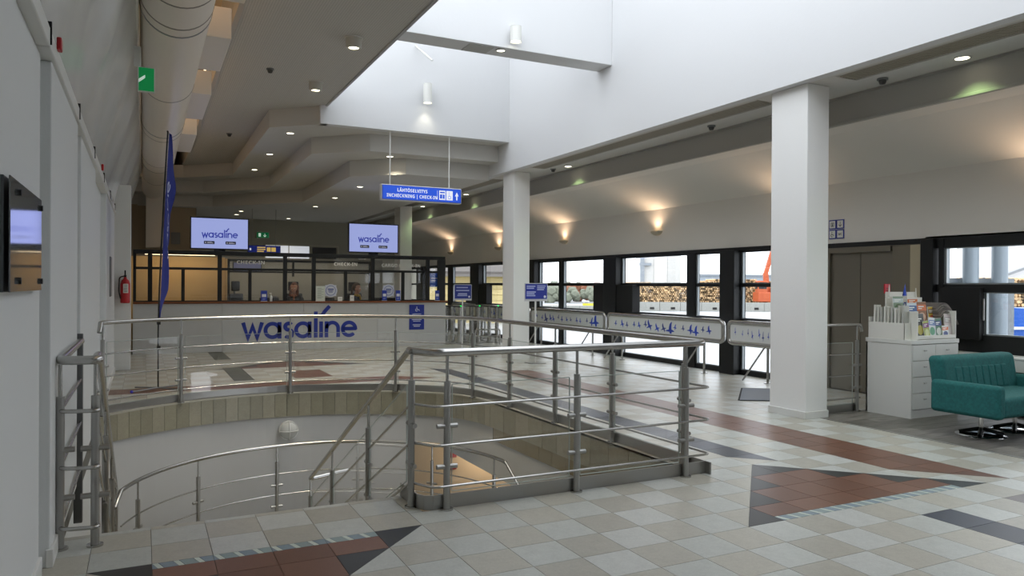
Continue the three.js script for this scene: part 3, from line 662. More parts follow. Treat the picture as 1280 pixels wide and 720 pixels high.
// lift front
{
  const lf = struct('door_1', [box(GX - 0.02, GX + 0.2, 2.14, 2.22, 6.5, 8.35), box(GX - 0.01, GX + 0.2, 0, 2.14, 8.05, 8.3)], M.liftDoor, 'brushed metal lift front with two sliding door leaves', 'lift');
  obj('lintel', rbox(GX - 0.03, GX + 0.02, 2.07, 2.15, 7.0, 8.06, 0.004), M.liftDoor, lf);
  obj('door_leaf', rbox(GX + 0.03, GX + 0.06, 0.01, 2.08, 7.535, 8.05, 0.003), M.liftDoor, lf);
  obj('door_leaf', rbox(GX + 0.03, GX + 0.06, 0.01, 2.08, 6.99, 7.525, 0.003), M.liftDoor, lf);
  obj('side_panel', rbox(GX - 0.01, GX + 0.05, 0, 2.14, 6.71, 6.985, 0.003), mat('#7f796b', 0.4, 0.6), lf);
  obj('jamb', rbox(GX - 0.03, GX + 0.08, 0, 2.14, 6.53, 6.7, 0.004), mat('#b3a88d', 0.5), lf);
  obj('backing', box(GX + 0.21, GX + 0.3, 0, 2.22, 6.4, 8.4), M.black, lf);
  obj('header', rbox(GX - 0.03, GX + 0.05, 2.15, 2.22, 6.36, 8.4, 0.004), M.frame, lf);
  // four pictogram plates above
  const pic = [['car', 8.0, 2.51], ['down', 7.86, 2.51], ['chair', 8.0, 2.36], ['WC', 7.86, 2.36]];
  pic.forEach(([w, f, y], k) => {
    const t = thing('pictogram_plate', ['white and blue lift pictogram plate above the lift', 'white and blue plate with a down arrow above the lift', 'white and blue wheelchair pictogram plate above the lift', 'white and blue plate reading WC above the lift'][k], 'sign', [GX, y, f], 'pictogram plates above the lift');
    obj('plate', rbox(GX - 0.012, GX, y - 0.07, y + 0.07, f - 0.066, f + 0.066, 0.003), M.blue, t);
    const tx = canvasTex(128, 128, (c, W, H) => {
      c.fillStyle = '#dfe0da'; c.fillRect(0, 0, W, H); c.fillStyle = c.strokeStyle = '#1b1d25'; c.lineWidth = 9; c.lineJoin = 'round';
      if (w === 'WC') { c.font = 'bold 54px sans-serif'; c.textAlign = 'center'; c.textBaseline = 'middle'; c.fillText('WC', 64, 66); }
      else if (w === 'down') { c.beginPath(); c.moveTo(64, 20); c.lineTo(64, 104); c.moveTo(32, 72); c.lineTo(64, 106); c.lineTo(96, 72); c.stroke(); }
      else if (w === 'car') { c.strokeRect(36, 36, 56, 60); c.fillRect(54, 56, 20, 34); c.beginPath(); c.arc(64, 48, 6, 0, 7); c.fill(); }
      else { c.beginPath(); c.arc(54, 26, 8, 0, 7); c.fill(); c.beginPath(); c.moveTo(54, 38); c.lineTo(56, 70); c.lineTo(84, 70); c.lineTo(94, 96); c.stroke(); c.beginPath(); c.arc(56, 82, 24, 1, 4.4); c.stroke(); }
    });
    obj('print', new THREE.PlaneGeometry(0.105, 0.11).rotateY(-Math.PI / 2).translate(GX - 0.0135, y, -f), mat('#ffffff', 0.5, 0, { map: tx }), t, { keepUV: true });
  });
}
// corner window beyond the lift, with its dark band and bench
{
  const fr = struct('window_2', [box(GX, GX + 0.12, 2.08, 2.24, 0.5, 6.5), box(GX, GX + 0.1, 1.5, 1.6, 0.5, 6.5), box(GX, GX + 0.12, 0.7, 0.96, 0.5, 6.5), box(GX, GX + 0.12, 0, 0.1, 0.5, 6.5)], M.frame, 'dark framed window behind the teal sofa', 'window');
  obj('post', rbox(GX - 0.08, GX + 0.12, 0, 2.2, 6.34, 6.52, 0.008), M.frame, fr);
  obj('mullion', rbox(GX - 0.02, GX + 0.1, 0, 2.2, 6.24, 6.3, 0.004), M.frame, fr);
  obj('vent_panel', rbox(GX - 0.08, GX + 0.06, 0.9, 1.56, 5.72, 6.24, 0.008), M.blackMatt, fr);
  obj('sill_panel', rbox(GX - 0.02, GX + 0.1, 0.3, 0.72, 0.5, 6.4, 0.006), M.blackMatt, fr);
  for (const [y0, y1, a, b] of [[1.6, 2.08, 4.2, 6.24], [0.96, 1.5, 4.2, 5.72], [0.1, 0.3, 4.2, 6.24], [1.6, 2.08, 1.5, 4.1], [0.96, 1.5, 1.5, 4.1]]) {
    const p = obj('pane', box(GX + 0.05, GX + 0.054, y0, y1, a, b), M.glass, fr);
    obj('glazing_bead', [box(GX, GX + 0.045, y0, y1, b - 0.04, b - 0.01), box(GX, GX + 0.045, y0, y0 + 0.02, a, b), box(GX + 0.0, GX + 0.045, y1 - 0.012, y1, a, b)], M.frameLight, p);
  }
  obj('mullion', rbox(GX - 0.02, GX + 0.1, 0, 2.2, 4.1, 4.2, 0.004), M.frame, fr);
  obj('latch', cyl(V(GX - 0.03, 1.15, 5.7), V(GX - 0.03, 1.42, 5.7), 0.012, 8), M.steelDull, fr);
  struct('wall_right_near', [box(GX, GX + 0.3, 0, 2.24, F0, 0.6)], M.wallWarm, 'wall beside the camera end', 'wall');
  const b = thing('window_bench', 'long white window bench under the dark sill panel', 'bench', [9.25, 0, 4.5]);
  obj('top', rbox(9.05, GX - 0.02, 0.72, 0.745, 2.5, 6.3, 0.006), M.whiteSmooth, b);
  for (let k = 0; k < 4; k++) obj('front_panel', rbox(9.06, 9.08, 0.58, 0.718, 2.52 + k * 0.94, 2.52 + k * 0.94 + 0.93, 0.004), M.whiteSmooth, b);
  for (const f of [2.6, 4.4, 6.2]) obj('leg', rbox(9.08, GX - 0.03, 0.002, 0.72, f - 0.03, f + 0.03, 0.005), M.whiteSmooth, b);
}

// leaning boards with blue birds in front of the glazing
{
  const birdTex = (n, s) => canvasTex(1024, 96, (c, W, H) => {
    c.fillStyle = '#dcdedd'; c.fillRect(0, 0, W, H);
    let q = s; const r = () => (q = (q * 16807) % 2147483647) / 2147483647;
    for (let k = 0; k < n; k++) {
      const x = 50 + (W - 100) * (k + 0.25 + 0.5 * r()) / n, y = 50 + (r() - 0.5) * 26, z = 15 + r() * r() * 30;
      c.fillStyle = ['#1f3fae', '#2a4cc0', '#31408c'][k % 3]; c.save(); c.translate(x, y); c.rotate(-0.5 + r() * 0.6); c.scale(z / 20, z / 20);
      c.beginPath(); c.moveTo(-22, 8); c.quadraticCurveTo(0, -2, 16, 4); c.lineTo(24, 10); c.quadraticCurveTo(4, 14, -22, 8); c.fill();
      c.beginPath(); c.moveTo(-4, 4); c.quadraticCurveTo(-2, -26, 12, -30); c.quadraticCurveTo(8, -10, 10, 6); c.fill();
      c.beginPath(); c.moveTo(-2, 8); c.quadraticCurveTo(4, 24, 0, 32); c.quadraticCurveTo(12, 22, 10, 8); c.fill(); c.restore();
    }
  });
  const X0 = 8.98;
  [[9.86, 13.4, 16, 11], [13.54, 16.93, 14, 77], [17.07, 20.38, 13, 5], [6.75, 9.72, 8, 31], [20.5, 22.4, 6, 91]].forEach(([a, b, n, s], k) => {
    if (k === 3) a = 8.5;
    const t = thing('barrier_board', ['long bird-printed barrier board in a rounded steel frame before the log-pile window', 'bird-printed barrier board beside the blue sign on a pole', 'bird-printed barrier board hidden partly by the far white column', 'short bird-printed barrier board beside the waiting corner column', 'short bird-printed barrier board next to the turnstiles'][k], 'barrier', [X0, 0, (a + b) / 2], 'steel barrier boards along the windows');
    const y0 = 0.6, y1 = 0.95, loop = fillet([V(X0, y0, a + 0.3), V(X0, y0, a), V(X0, y1, a), V(X0, y1, b), V(X0, y0, b), V(X0, y0, a + 0.3)], 0.09, 6);
    obj('frame', sweep(loop, 0.042, 12), M.steel, t);
    obj('board', rbox(X0 - 0.012, X0 + 0.012, y0 + 0.025, y1 - 0.025, a + 0.03, b - 0.03, 0.004), M.whiteSmooth, t);
    obj('print', new THREE.PlaneGeometry(b - a - 0.14, y1 - y0 - 0.11).rotateY(-Math.PI / 2).translate(X0 - 0.0135, (y0 + y1) / 2, -(a + b) / 2), mat('#ffffff', 0.45, 0, { map: birdTex(n, s) }), t, { keepUV: true, label: 'white print with small and large blue birds' });
    for (const f of b - a > 1.5 ? [a + 0.5, b - 0.5] : [a + 0.35]) {
      const g = obj('leg', cyl(V(X0 + 0.01, 0, f), V(X0 + 0.01, y0, f), 0.022, 10), M.steel, t);
      obj('foot', cyl(V(X0 + 0.01, 0, f), V(X0 + 0.01, 0.012, f), 0.06, 16), M.steel, g);
      obj('brace', sweep([V(X0 - 0.02, 0.58, f + 0.04), V(X0 - 0.24, 0.03, f + 0.3)], 0.014, 8), M.steelDull, g);
    }
  });
}
// wall sconces that wash the vault
{
  const bowl = new THREE.SphereGeometry(0.16, 20, 10, 0, Math.PI, Math.PI / 2, Math.PI / 2).scale(1, 0.55, 0.85);
  [[4.9, 'above the corner window'], [8.7, 'between the lift and the first dark post'], [12.32, 'over the log-pile window'], [16.07, 'right of the far white column'], [19.9, 'left of the far white column'], [23.7, 'above the yellow-house window']].forEach(([f, where], k) => {
    const y = 2.68, x = XR;
    const t = thing('wall_sconce', 'half-bowl uplight on the beige wall ' + where, 'wall lamp', [x, y, f], 'uplights along the beige wall');
    const g = bowl.clone().rotateY(-Math.PI / 2).translate(x - 0.005, y, -f);
    const m = obj('bowl', g, mat('#b9b2a0', 0.5), t); m.material.side = THREE.DoubleSide;
    obj('rim', [rbox(x - 0.145, x, y - 0.006, y + 0.006, f - 0.165, f - 0.15, 0.003), rbox(x - 0.145, x, y - 0.006, y + 0.006, f + 0.15, f + 0.165, 0.003)], M.whiteSmooth, t);
    obj('bulb', new THREE.CylinderGeometry(0.018, 0.018, 0.1, 10).rotateX(Math.PI / 2).translate(x - 0.06, y - 0.035, -f), mat('#fff0d0', 0.4, 0, { emissive: new THREE.Color('#ffd08a'), emissiveIntensity: 6 }), t);
    spot(x - 0.1, y + 0.0, f, x - 0.42, y + 1.0, f, 1.15, '#ffd9b6', 1.3, 1.0);
  });
}

// ------------------------------------------------------------------ lettering of the counter logo, as strokes in x-heights
const arcPts = (cx, cy, r, a0, a1, n = 20) => Array.from({ length: n + 1 }, (_, k) => { const a = lerp(a0, a1, k / n) * Math.PI / 180; return [cx + r * Math.cos(a), cy + r * Math.sin(a)]; });
const GLYPH = {
  w: { s: [[[0.08, 1], [0.36, 0.06], [0.62, 0.78], [0.88, 0.06], [1.16, 1]]], w: 1.27 },
  a: { s: [arcPts(0.5, 0.5, 0.41, 0, 360, 28), [[0.91, 0], [0.91, 1]]], w: 1.14 },
  s: { s: [[...arcPts(0.3, 0.71, 0.2, 35, 250, 14), ...arcPts(0.31, 0.29, 0.22, 70, -145, 14)]], w: 0.66 },
  l: { s: [[[0.14, 0], [0.14, 1.62]]], w: 0.33 },
  i: { s: [[[0.14, 0], [0.14, 1]], [[0.1, 1.22], [0.34, 1.6], [0.66, 1.95]], [[-0.04, 1.34], [0.2, 1.38], [0.36, 1.3]]], w: 0.33 },
  n: { s: [[[0.14, 0], [0.14, 1]], [...arcPts(0.51, 0.56, 0.36, 180, 0, 14), [0.87, 0]]], w: 1.06 },
  e: { s: [[[0.1, 0.52], [0.9, 0.52], ...arcPts(0.5, 0.5, 0.41, 4, 318, 24)]], w: 1.0 },
};
const WORD = 'wasaline';
const WORDW = [...WORD].reduce((s, c) => s + GLYPH[c].w, 0);
function drawWord(c, x, y, h, color) {      // canvas: x-height h, baseline y
  c.strokeStyle = color; c.lineWidth = h * 0.21; c.lineJoin = 'miter'; c.lineCap = 'butt';
  for (const ch of WORD) { for (const st of GLYPH[ch].s) { c.beginPath(); st.forEach(([a, b], k) => k ? c.lineTo(x + a * h, y - b * h) : c.moveTo(x + a * h, y - b * h)); c.stroke(); } x += GLYPH[ch].w * h; }
}
function strokeGeo(st, h, x, y, f, wd = 0.225, th = 0.012) {   // flat raised stroke facing the viewer
  const P = st.map(([a, b]) => [x + a * h, y + b * h]), n = P.length, L = [], Rr = [], hw = wd * h / 2;
  for (let k = 0; k < n; k++) {
    const a = P[Math.max(0, k - 1)], p = P[k], b = P[Math.min(n - 1, k + 1)];
    let d1 = [p[0] - a[0], p[1] - a[1]], d2 = [b[0] - p[0], b[1] - p[1]];
    if (k === 0) d1 = d2; if (k === n - 1) d2 = d1;
    const l1 = Math.hypot(...d1) || 1, l2 = Math.hypot(...d2) || 1, nx = -(d1[1] / l1 + d2[1] / l2), ny = d1[0] / l1 + d2[0] / l2, dot = 1 + (d1[0] * d2[0] + d1[1] * d2[1]) / l1 / l2, s = hw / Math.max(0.3, dot);
    L.push([p[0] + nx * s, p[1] + ny * s]); Rr.push([p[0] - nx * s, p[1] - ny * s]);
  }
  const g = [];
  for (let k = 0; k < n - 1; k++) {
    const q = new THREE.Shape([Rr[k], Rr[k + 1], L[k + 1], L[k]].map(([u, v]) => new THREE.Vector2(u, v)));
    g.push(new THREE.ExtrudeGeometry(q, { depth: th, bevelEnabled: false }).translate(0, 0, -f));
  }
  return g;
}

// ------------------------------------------------------------------ check-in counter and glazed office
const CF = 18.1, CX0 = -0.2, CX1 = 7.06;
{
  const c = thing('check_in_counter', 'long white check-in counter with a wooden ledge', 'counter', [3.4, 0, 18.3]);
  for (let k = 0; k < 4; k++) { const a = lerp(CX0, CX1, k / 4), b = lerp(CX0, CX1, (k + 1) / 4); obj('front_panel', rbox(a + 0.002, b - 0.002, 0.0, 1.1, CF, CF + 0.05, 0.003), mat('#c5c6c4', 0.45), c); }
  obj('carcass', [box(CX0, CX1, 0, 1.1, CF + 0.05, CF + 0.1), box(CX1 - 0.05, CX1, 0, 1.1, CF + 0.1, CF + 0.8)], M.whiteSmooth, c);
  obj('ledge', rbox(CX0, CX1 + 0.04, 1.1, 1.145, CF - 0.06, CF + 0.32, 0.008), M.wood, c);
  obj('worktop', rbox(CX0, CX1, 0.72, 0.76, CF + 0.1, CF + 0.85, 0.006), M.beige, c);
  // letters, each its own piece
  const h = 0.345; let x = 2.035; const s = (4.72 - 2.035) / (WORDW * h), hx = h * s;
  for (const ch of WORD) { obj('letter', GLYPH[ch].s.flatMap(st => strokeGeo(st, hx, x, 0.27, CF - 0.001)), M.blue, c, { label: 'raised blue letter ' + ch }); x += GLYPH[ch].w * hx; }
}
const textPlane = (w, h, px, draw, x, y, f, name, parent, o = {}) => {
  const t = canvasTex(Math.round(px * w / h) > 1600 ? 1600 : Math.round(px * w / h), px, draw);
  return obj(name, new THREE.PlaneGeometry(w, h).translate(x, y, -f), mat('#ffffff', o.rough ?? 0.5, 0, o.glow ? { color: new THREE.Color(o.glow > 0.45 ? '#222222' : '#ffffff'), map: t, emissive: new THREE.Color('#ffffff'), emissiveMap: t, emissiveIntensity: o.glow } : { map: t, ...(o.alpha ? { transparent: true, alphaTest: 0.4 } : {}) }), parent, { keepUV: true, label: o.label });
};
{
  const g = thing('office_screen', 'black framed glass screen on top of the counter', 'glass screen', [3.4, 1.145, CF + 0.1], undefined);
  const f0 = CF + 0.06, f1 = CF + 0.13, px = x => { let r = -0.2 + (x - 165) * (7.06 + 0.2) / (557 - 165); return r; };
  obj('top_rail', rbox(CX0, CX1, 2.2, 2.29, f0 - 0.02, f1 + 0.02, 0.006), M.frame, g);
  obj('middle_rail', rbox(CX0, CX1, 1.86, 1.915, f0, f1, 0.004), M.frame, g);
  obj('bottom_rail', rbox(CX0, CX1, 1.145, 1.17, f0, f1, 0.004), M.frame, g);
  const F_ = (p, y = 345) => { const d = [(p - 640) / 928.4, 0, 1]; const yaw = 26.405 * Math.PI / 180; const X = Math.cos(yaw) * d[0] + Math.sin(yaw), F = -Math.sin(yaw) * d[0] + Math.cos(yaw); return X / F * CF; };
  const tall = [187.5, 275, 357, 393, 467, 536, 553].map(p => F_(p));
  for (const [k, x] of tall.entries()) obj('mullion', rbox(x - 0.045 - (k === 6 ? 0.06 : 0), x + 0.045 + (k === 6 ? 0.06 : 0), 1.15, 2.22, f0 - 0.005, f1, 0.004), M.frame, g);
  obj('mullion', rbox(CX0, CX0 + 0.06, 1.15, 2.22, f0, f1, 0.004), M.frame, g);
  const low = [229, 313, 433, 505].map(p => F_(p));
  for (const x of low) obj('mullion', rbox(x - 0.035, x + 0.035, 1.15, 1.87, f0, f1, 0.004), M.frame, g);
  const xs = [CX0, ...tall, CX1];
  for (let k = 0; k < xs.length - 1; k++) if (xs[k + 1] - xs[k] > 0.1) {
    obj('pane', box(xs[k], xs[k + 1], 1.91, 2.2, CF + 0.093, CF + 0.097), M.glass, g);
  }
  const xl = [...new Set([CX0, ...tall, ...low, CX1])].sort((a, b) => a - b);
  for (let k = 0; k < xl.length - 1; k++) if (xl[k + 1] - xl[k] > 0.1) obj('pane', box(xl[k], xl[k + 1], 1.17, 1.87, CF + 0.093, CF + 0.097), M.glass, g);
  // lettering on the upper panes
  const put = (txt, p0, p1, y, h) => { const a = F_(p0), b = F_(p1); textPlane(b - a, h, 192, (c, W, H) => { c.clearRect(0, 0, W, H); c.fillStyle = '#f0f0ec'; c.font = 'bold 165px sans-serif'; c.textBaseline = 'middle'; c.textAlign = 'center'; c.save(); const m = c.measureText(txt).width; c.translate(W / 2, H / 2); c.scale(W / m, 1); c.fillText(txt, 0, 0); c.restore(); }, (a + b) / 2, y, CF + 0.085, 'lettering', g, { alpha: true, label: 'pale lettering reading ' + txt }); };
  put('CHECK-IN', 296, 332, 2.05, 0.13); put('CHECK-IN', 418, 448, 2.05, 0.13); put('CARGO CHECK-IN', 478, 527, 2.04, 0.13);
  // things standing on the ledge and stuck to the glass
  const card = (p, y, w, h, label, draw, body = '#2740a8') => {
    const x = F_(p), t = thing('notice_card', label, 'card', [x, 1.145, CF - 0.0]);
    obj('card', rbox(x - w / 2, x + w / 2, y - h / 2, y + h / 2, CF - 0.012, CF - 0.004, 0.002), mat(body, 0.5), t);
    obj('foot', rbox(x - w / 2, x + w / 2, 1.145, 1.155, CF - 0.03, CF + 0.03, 0.003), M.whiteSmooth, t);
    textPlane(w * 0.9, h * 0.92, 96, draw, x, y, CF - 0.0135, 'print', t);
  };
  const leaflet = (c, W, H) => { c.fillStyle = '#2740a8'; c.fillRect(0, 0, W, H); c.fillStyle = '#e8e9ee'; c.fillRect(W * 0.12, H * 0.3, W * 0.76, H * 0.3); c.fillStyle = '#8f9bd0'; c.fillRect(W * 0.2, H * 0.72, W * 0.6, H * 0.06); c.fillRect(W * 0.2, H * 0.84, W * 0.5, H * 0.05); };
  card(330, 1.27, 0.14, 0.25, 'small blue leaflet stand beside the sanitiser bottle', leaflet);
  card(480.5, 1.28, 0.12, 0.26, 'small blue leaflet stand left of the round cargo sticker', leaflet);
  card(497.5, 1.28, 0.12, 0.26, 'small blue leaflet stand right of the round cargo sticker', leaflet);
  card(546.5, 1.28, 0.12, 0.26, 'small blue leaflet stand at the open end of the counter', leaflet);
  card(400.5, 1.33, 0.22, 0.36, 'pale framed price card at the check-in window', (c, W, H) => { c.fillStyle = '#cfd6cc'; c.fillRect(0, 0, W, H); c.fillStyle = '#8b948c'; for (let k = 0; k < 9; k++) c.fillRect(W * 0.12, H * (0.1 + k * 0.09), W * (0.5 + 0.25 * (k % 2)), H * 0.03); }, '#c6ccc4');
  card(425, 1.2, 0.11, 0.1, 'tiny white card near the round window sticker', (c, W, H) => { c.fillStyle = '#dfe0dc'; c.fillRect(0, 0, W, H); c.fillStyle = '#999'; c.fillRect(W * 0.2, H * 0.4, W * 0.6, H * 0.1); }, '#d8d8d4');
  card(440, 1.22, 0.1, 0.14, 'tiny white name card before the clerk with brown hair', (c, W, H) => { c.fillStyle = '#dfe0dc'; c.fillRect(0, 0, W, H); c.fillStyle = '#999'; c.fillRect(W * 0.2, H * 0.4, W * 0.6, H * 0.1); }, '#d8d8d4');
  for (const [p, l] of [[414.5, 'round pale blue sticker on the check-in glass'], [487, 'round pale blue sticker on the cargo check-in glass']]) {
    const x = F_(p), y = 1.4, t = thing('glass_sticker', l, 'sticker', [x, y, CF + 0.09]);
    obj('disc', cyl(V(x, y, CF + 0.092), V(x, y, CF + 0.088), 0.16, 32), mat('#c9cedd', 0.5), t);
    textPlane(0.27, 0.27, 128, (c, W, H) => { c.fillStyle = '#c9cedd'; c.fillRect(0, 0, W, H); c.strokeStyle = '#6170ad'; c.lineWidth = 6; c.beginPath(); c.arc(64, 64, 55, 0, 7); c.stroke(); c.fillStyle = '#34458f'; c.fillRect(30, 42, 68, 12); c.fillRect(36, 62, 56, 8); c.fillRect(42, 78, 44, 7); }, x, y, CF + 0.0865, 'print', t);
  }
  // sanitiser bottle
  const sx = F_(339), sb = thing('sanitiser_bottle', 'white sanitiser pump bottle on the counter ledge', 'bottle', [sx, 1.145, CF + 0.02]);
  obj('bottle', lathe([[0, 0], [0.032, 0], [0.034, 0.1], [0.026, 0.125], [0.012, 0.135], [0.012, 0.15], [0, 0.15]], 18).translate(sx, 1.145, -CF - 0.02), mat('#dfe4e4', 0.3), sb);
  obj('pump', [cyl(V(sx, 1.295, CF + 0.02), V(sx, 1.33, CF + 0.02), 0.006, 8), rbox(sx - 0.035, sx + 0.012, 1.325, 1.342, CF + 0.012, CF + 0.028, 0.004)], M.whiteSmooth, sb);
  // blue access sign fixed to the counter front
  const ax = 6.265, t = thing('access_sign', 'blue wheelchair access sign on the white counter front', 'sign', [ax, 0.73, CF]);
  obj('plate', rbox(ax - 0.2, ax + 0.2, 0.41, 1.045, CF - 0.02, CF - 0.008, 0.004), M.blue, t);
  textPlane(0.39, 0.62, 256, (c, W, H) => {
    c.fillStyle = '#1d3194'; c.fillRect(0, 0, W, H); c.strokeStyle = c.fillStyle = '#e6e9f2'; c.lineWidth = 6;
    c.beginPath(); c.arc(W * 0.5, 22, 5, 0, 7); c.fill(); c.beginPath(); c.moveTo(W * 0.5, 28); c.lineTo(W * 0.52, 48); c.lineTo(W * 0.64, 48); c.lineTo(W * 0.68, 62); c.stroke(); c.beginPath(); c.arc(W * 0.49, 52, 13, 0.8, 4.4); c.stroke();
    for (const [y, w] of [[92, 0.6], [108, 0.5], [150, 0.66], [166, 0.5], [204, 0.56], [220, 0.44]]) c.fillRect(W * (0.5 - w / 2), y, W * w, 7);
  }, ax, 0.727, CF - 0.0215, 'print', t);
  // blue poster on the last pane
  const bx = F_(544.5), bp = thing('window_poster', 'blue poster inside the end pane of the office screen', 'poster', [bx, 1.7, CF + 0.12]);
  obj('sheet', rbox(bx - 0.12, bx + 0.12, 1.5, 1.86, CF + 0.1, CF + 0.104, 0.001), mat('#1f4fae', 0.5), bp);
  obj('line', [box(bx - 0.09, bx + 0.09, 1.72, 1.735, CF + 0.098, CF + 0.1), box(bx - 0.09, bx + 0.05, 1.66, 1.67, CF + 0.098, CF + 0.1)], M.paper, bp);
}
// screens above the counter
function tv(x0, x1, y0, y1, label) {
  const cx = (x0 + x1) / 2, f = CF + 0.12, t = thing('display_screen', label, 'screen', [cx, 2.29, f], 'screens above the counter');
  obj('casing', rbox(x0, x1, y0, y1, f, f + 0.06, 0.008), M.screenFrame, t);
  const w = x1 - x0 - 0.05, h = y1 - y0 - 0.05;
  textPlane(w, h, 512, (c, W, H) => {
    c.fillStyle = '#a9b5f0'; c.fillRect(0, 0, W, H);
    const hx = W * 0.64 / WORDW; drawWord(c, W * 0.18, H * 0.64, hx, '#2532a0');
    for (const x of [0.22, 0.6]) { c.fillStyle = '#10131c'; c.beginPath(); c.roundRect ? c.roundRect(W * x, H * 0.76, W * 0.185, H * 0.1, 8) : c.rect(W * x, H * 0.76, W * 0.185, H * 0.1); c.fill(); c.fillStyle = '#aab'; c.fillRect(W * (x + 0.055), H * 0.785, W * 0.08, H * 0.012); c.fillRect(W * (x + 0.055), H * 0.81, W * 0.11, H * 0.022); c.fillRect(W * (x + 0.018), H * 0.79, W * 0.02, H * 0.04); }
  }, cx, (y0 + y1) / 2, f - 0.001, 'picture', t, { glow: 0.62, rough: 0.3, label: 'pale violet picture with a dark blue word and two black badges' });
  obj('bracket', [rbox(cx - 0.12, cx + 0.12, 2.289, y0 + 0.05, f + 0.03, f + 0.06, 0.004)], M.black, t);
  const a = new THREE.RectAreaLight('#aab4ff', 0.7, w, h); a.position.copy(V(cx, (y0 + y1) / 2, f - 0.02)); a.lookAt(V(cx, (y0 + y1) / 2, f - 2)); scene.add(a);
}
tv(0.94, 2.2, 2.335, 3.065, 'wide display screen above the counter beside the feather flag');
tv(4.53, 5.815, 2.345, 3.08, 'wide display screen above the cargo check-in window');

// office behind the glass -------------------------------------------
{
  const w = struct('wall_office', [box(XL, 6.4, 0, 2.28, 21.6, 21.7)], mat('#83827a', 0.8), 'dim grey wall at the back of the office', 'wall');
  struct('wall_office_side', [box(1.75, 1.8, 0.76, 2.15, 18.9, 21.6)], mat('#b39a6c', 0.7), 'ochre partition inside the office', 'wall');
  struct('wall_office_cupboard', [box(XL, 1.75, 0, 2.18, 18.98, 19.04)], mat('#c0a674', 0.6), 'ochre cupboard front inside the office', 'wall');
  // window in the office wall with a dark frame
  const f = thing('inner_window', 'small black framed window in the office wall', 'window', [3.7, 0, 20.03]);
  obj('frame', [box(1.9, 5.6, 2.12, 2.18, 20.0, 20.06), box(1.9, 1.96, 0, 2.18, 20.0, 20.06), box(5.55, 5.6, 0, 2.18, 20.0, 20.06), box(3.5, 3.55, 1.75, 2.18, 20.0, 20.06), box(1.9, 5.6, 1.84, 1.88, 20.0, 20.06)], M.frame, f);
  for (const [a, b] of [[1.96, 3.5], [3.55, 5.55]]) obj('pane', box(a, b, 1.88, 2.12, 20.02, 20.024), M.glass, f);
  // small pale violet panel in a black casing
  const s = thing('violet_panel', 'small pale violet panel inside the office', 'picture', [2.4, 2.0, 19.9]);
  obj('casing', rbox(2.02, 2.72, 1.87, 2.1, 19.9, 19.99, 0.006), M.black, s);
  obj('picture', box(2.04, 2.7, 1.885, 2.085, 19.897, 19.9), mat('#aab1e6', 0.4), s);
  // added lamp behind the top rail, made up to brighten the cupboard front
  const c = thing('added_strip_lamp', 'added warm strip lamp behind the top rail, brightening the ochre cupboard', 'lamp', [0.75, 2.2, 18.3]);
  obj('housing', rbox(0, 1.5, 2.21, 2.25, 18.25, 18.31, 0.005), M.whiteSmooth, c);
  obj('tube', cyl(V(0.03, 2.2, 18.29), V(1.47, 2.2, 18.29), 0.012, 8), mat('#ffffff', 0.4, 0, { emissive: new THREE.Color('#ffe2b4'), emissiveIntensity: 2 }), c);
  const cl = new THREE.RectAreaLight('#ffdcae', 14, 1.5, 0.06); cl.position.copy(V(0.75, 2.18, 18.3)); cl.lookAt(V(0.75, 1.4, 18.98)); scene.add(cl);
  // added flat lamp, kept out of sight behind the top rail to brighten the office
  const l = thing('added_office_lamp', 'added flat lamp out of sight behind the screen rail, brightening the office', 'lamp', [3.4, 2.33, 20.8]);
  obj('housing', rbox(1.0, 5.8, 2.34, 2.365, 20.6, 21.0, 0.008), M.whiteSmooth, l);
  obj('diffuser', box(1.03, 5.77, 2.333, 2.34, 20.63, 20.97), mat('#ffffff', 0.5, 0, { emissive: new THREE.Color('#fff2dc'), emissiveIntensity: 0.6 }), l);
  for (const x of [1.1, 5.7]) obj('arm', rbox(x - 0.02, x + 0.02, 2.27, 2.36, 20.95, 21.62, 0.004), M.steelDull, l);
  const a = new THREE.RectAreaLight('#fff0d6', 3, 4.7, 0.3); a.position.copy(V(3.4, 2.325, 20.8)); a.lookAt(V(3.4, 0, 20.8)); scene.add(a);
}
function monitor(x, f, turn, label) {
  const t = thing('monitor', label, 'monitor', [x, 0.76, f], 'monitors on the office desk');
  obj('panel', rbox(x - 0.27, x + 0.27, 0.86 + 0.02, 1.22, f, f + 0.04, 0.008), M.screenFrame, t);
  obj('stand', [rbox(x - 0.03, x + 0.03, 0.77, 0.95, f + 0.04, f + 0.06, 0.004), rbox(x - 0.12, x + 0.12, 0.76, 0.775, f - 0.02, f + 0.14, 0.004)], M.black, t);
  t.rotation.y = turn;
}
monitor(4.0, 18.5, 0.1, 'black monitor between the two clerks'); monitor(5.55, 18.5, -0.1, 'black monitor to the right of the brown-haired clerk');
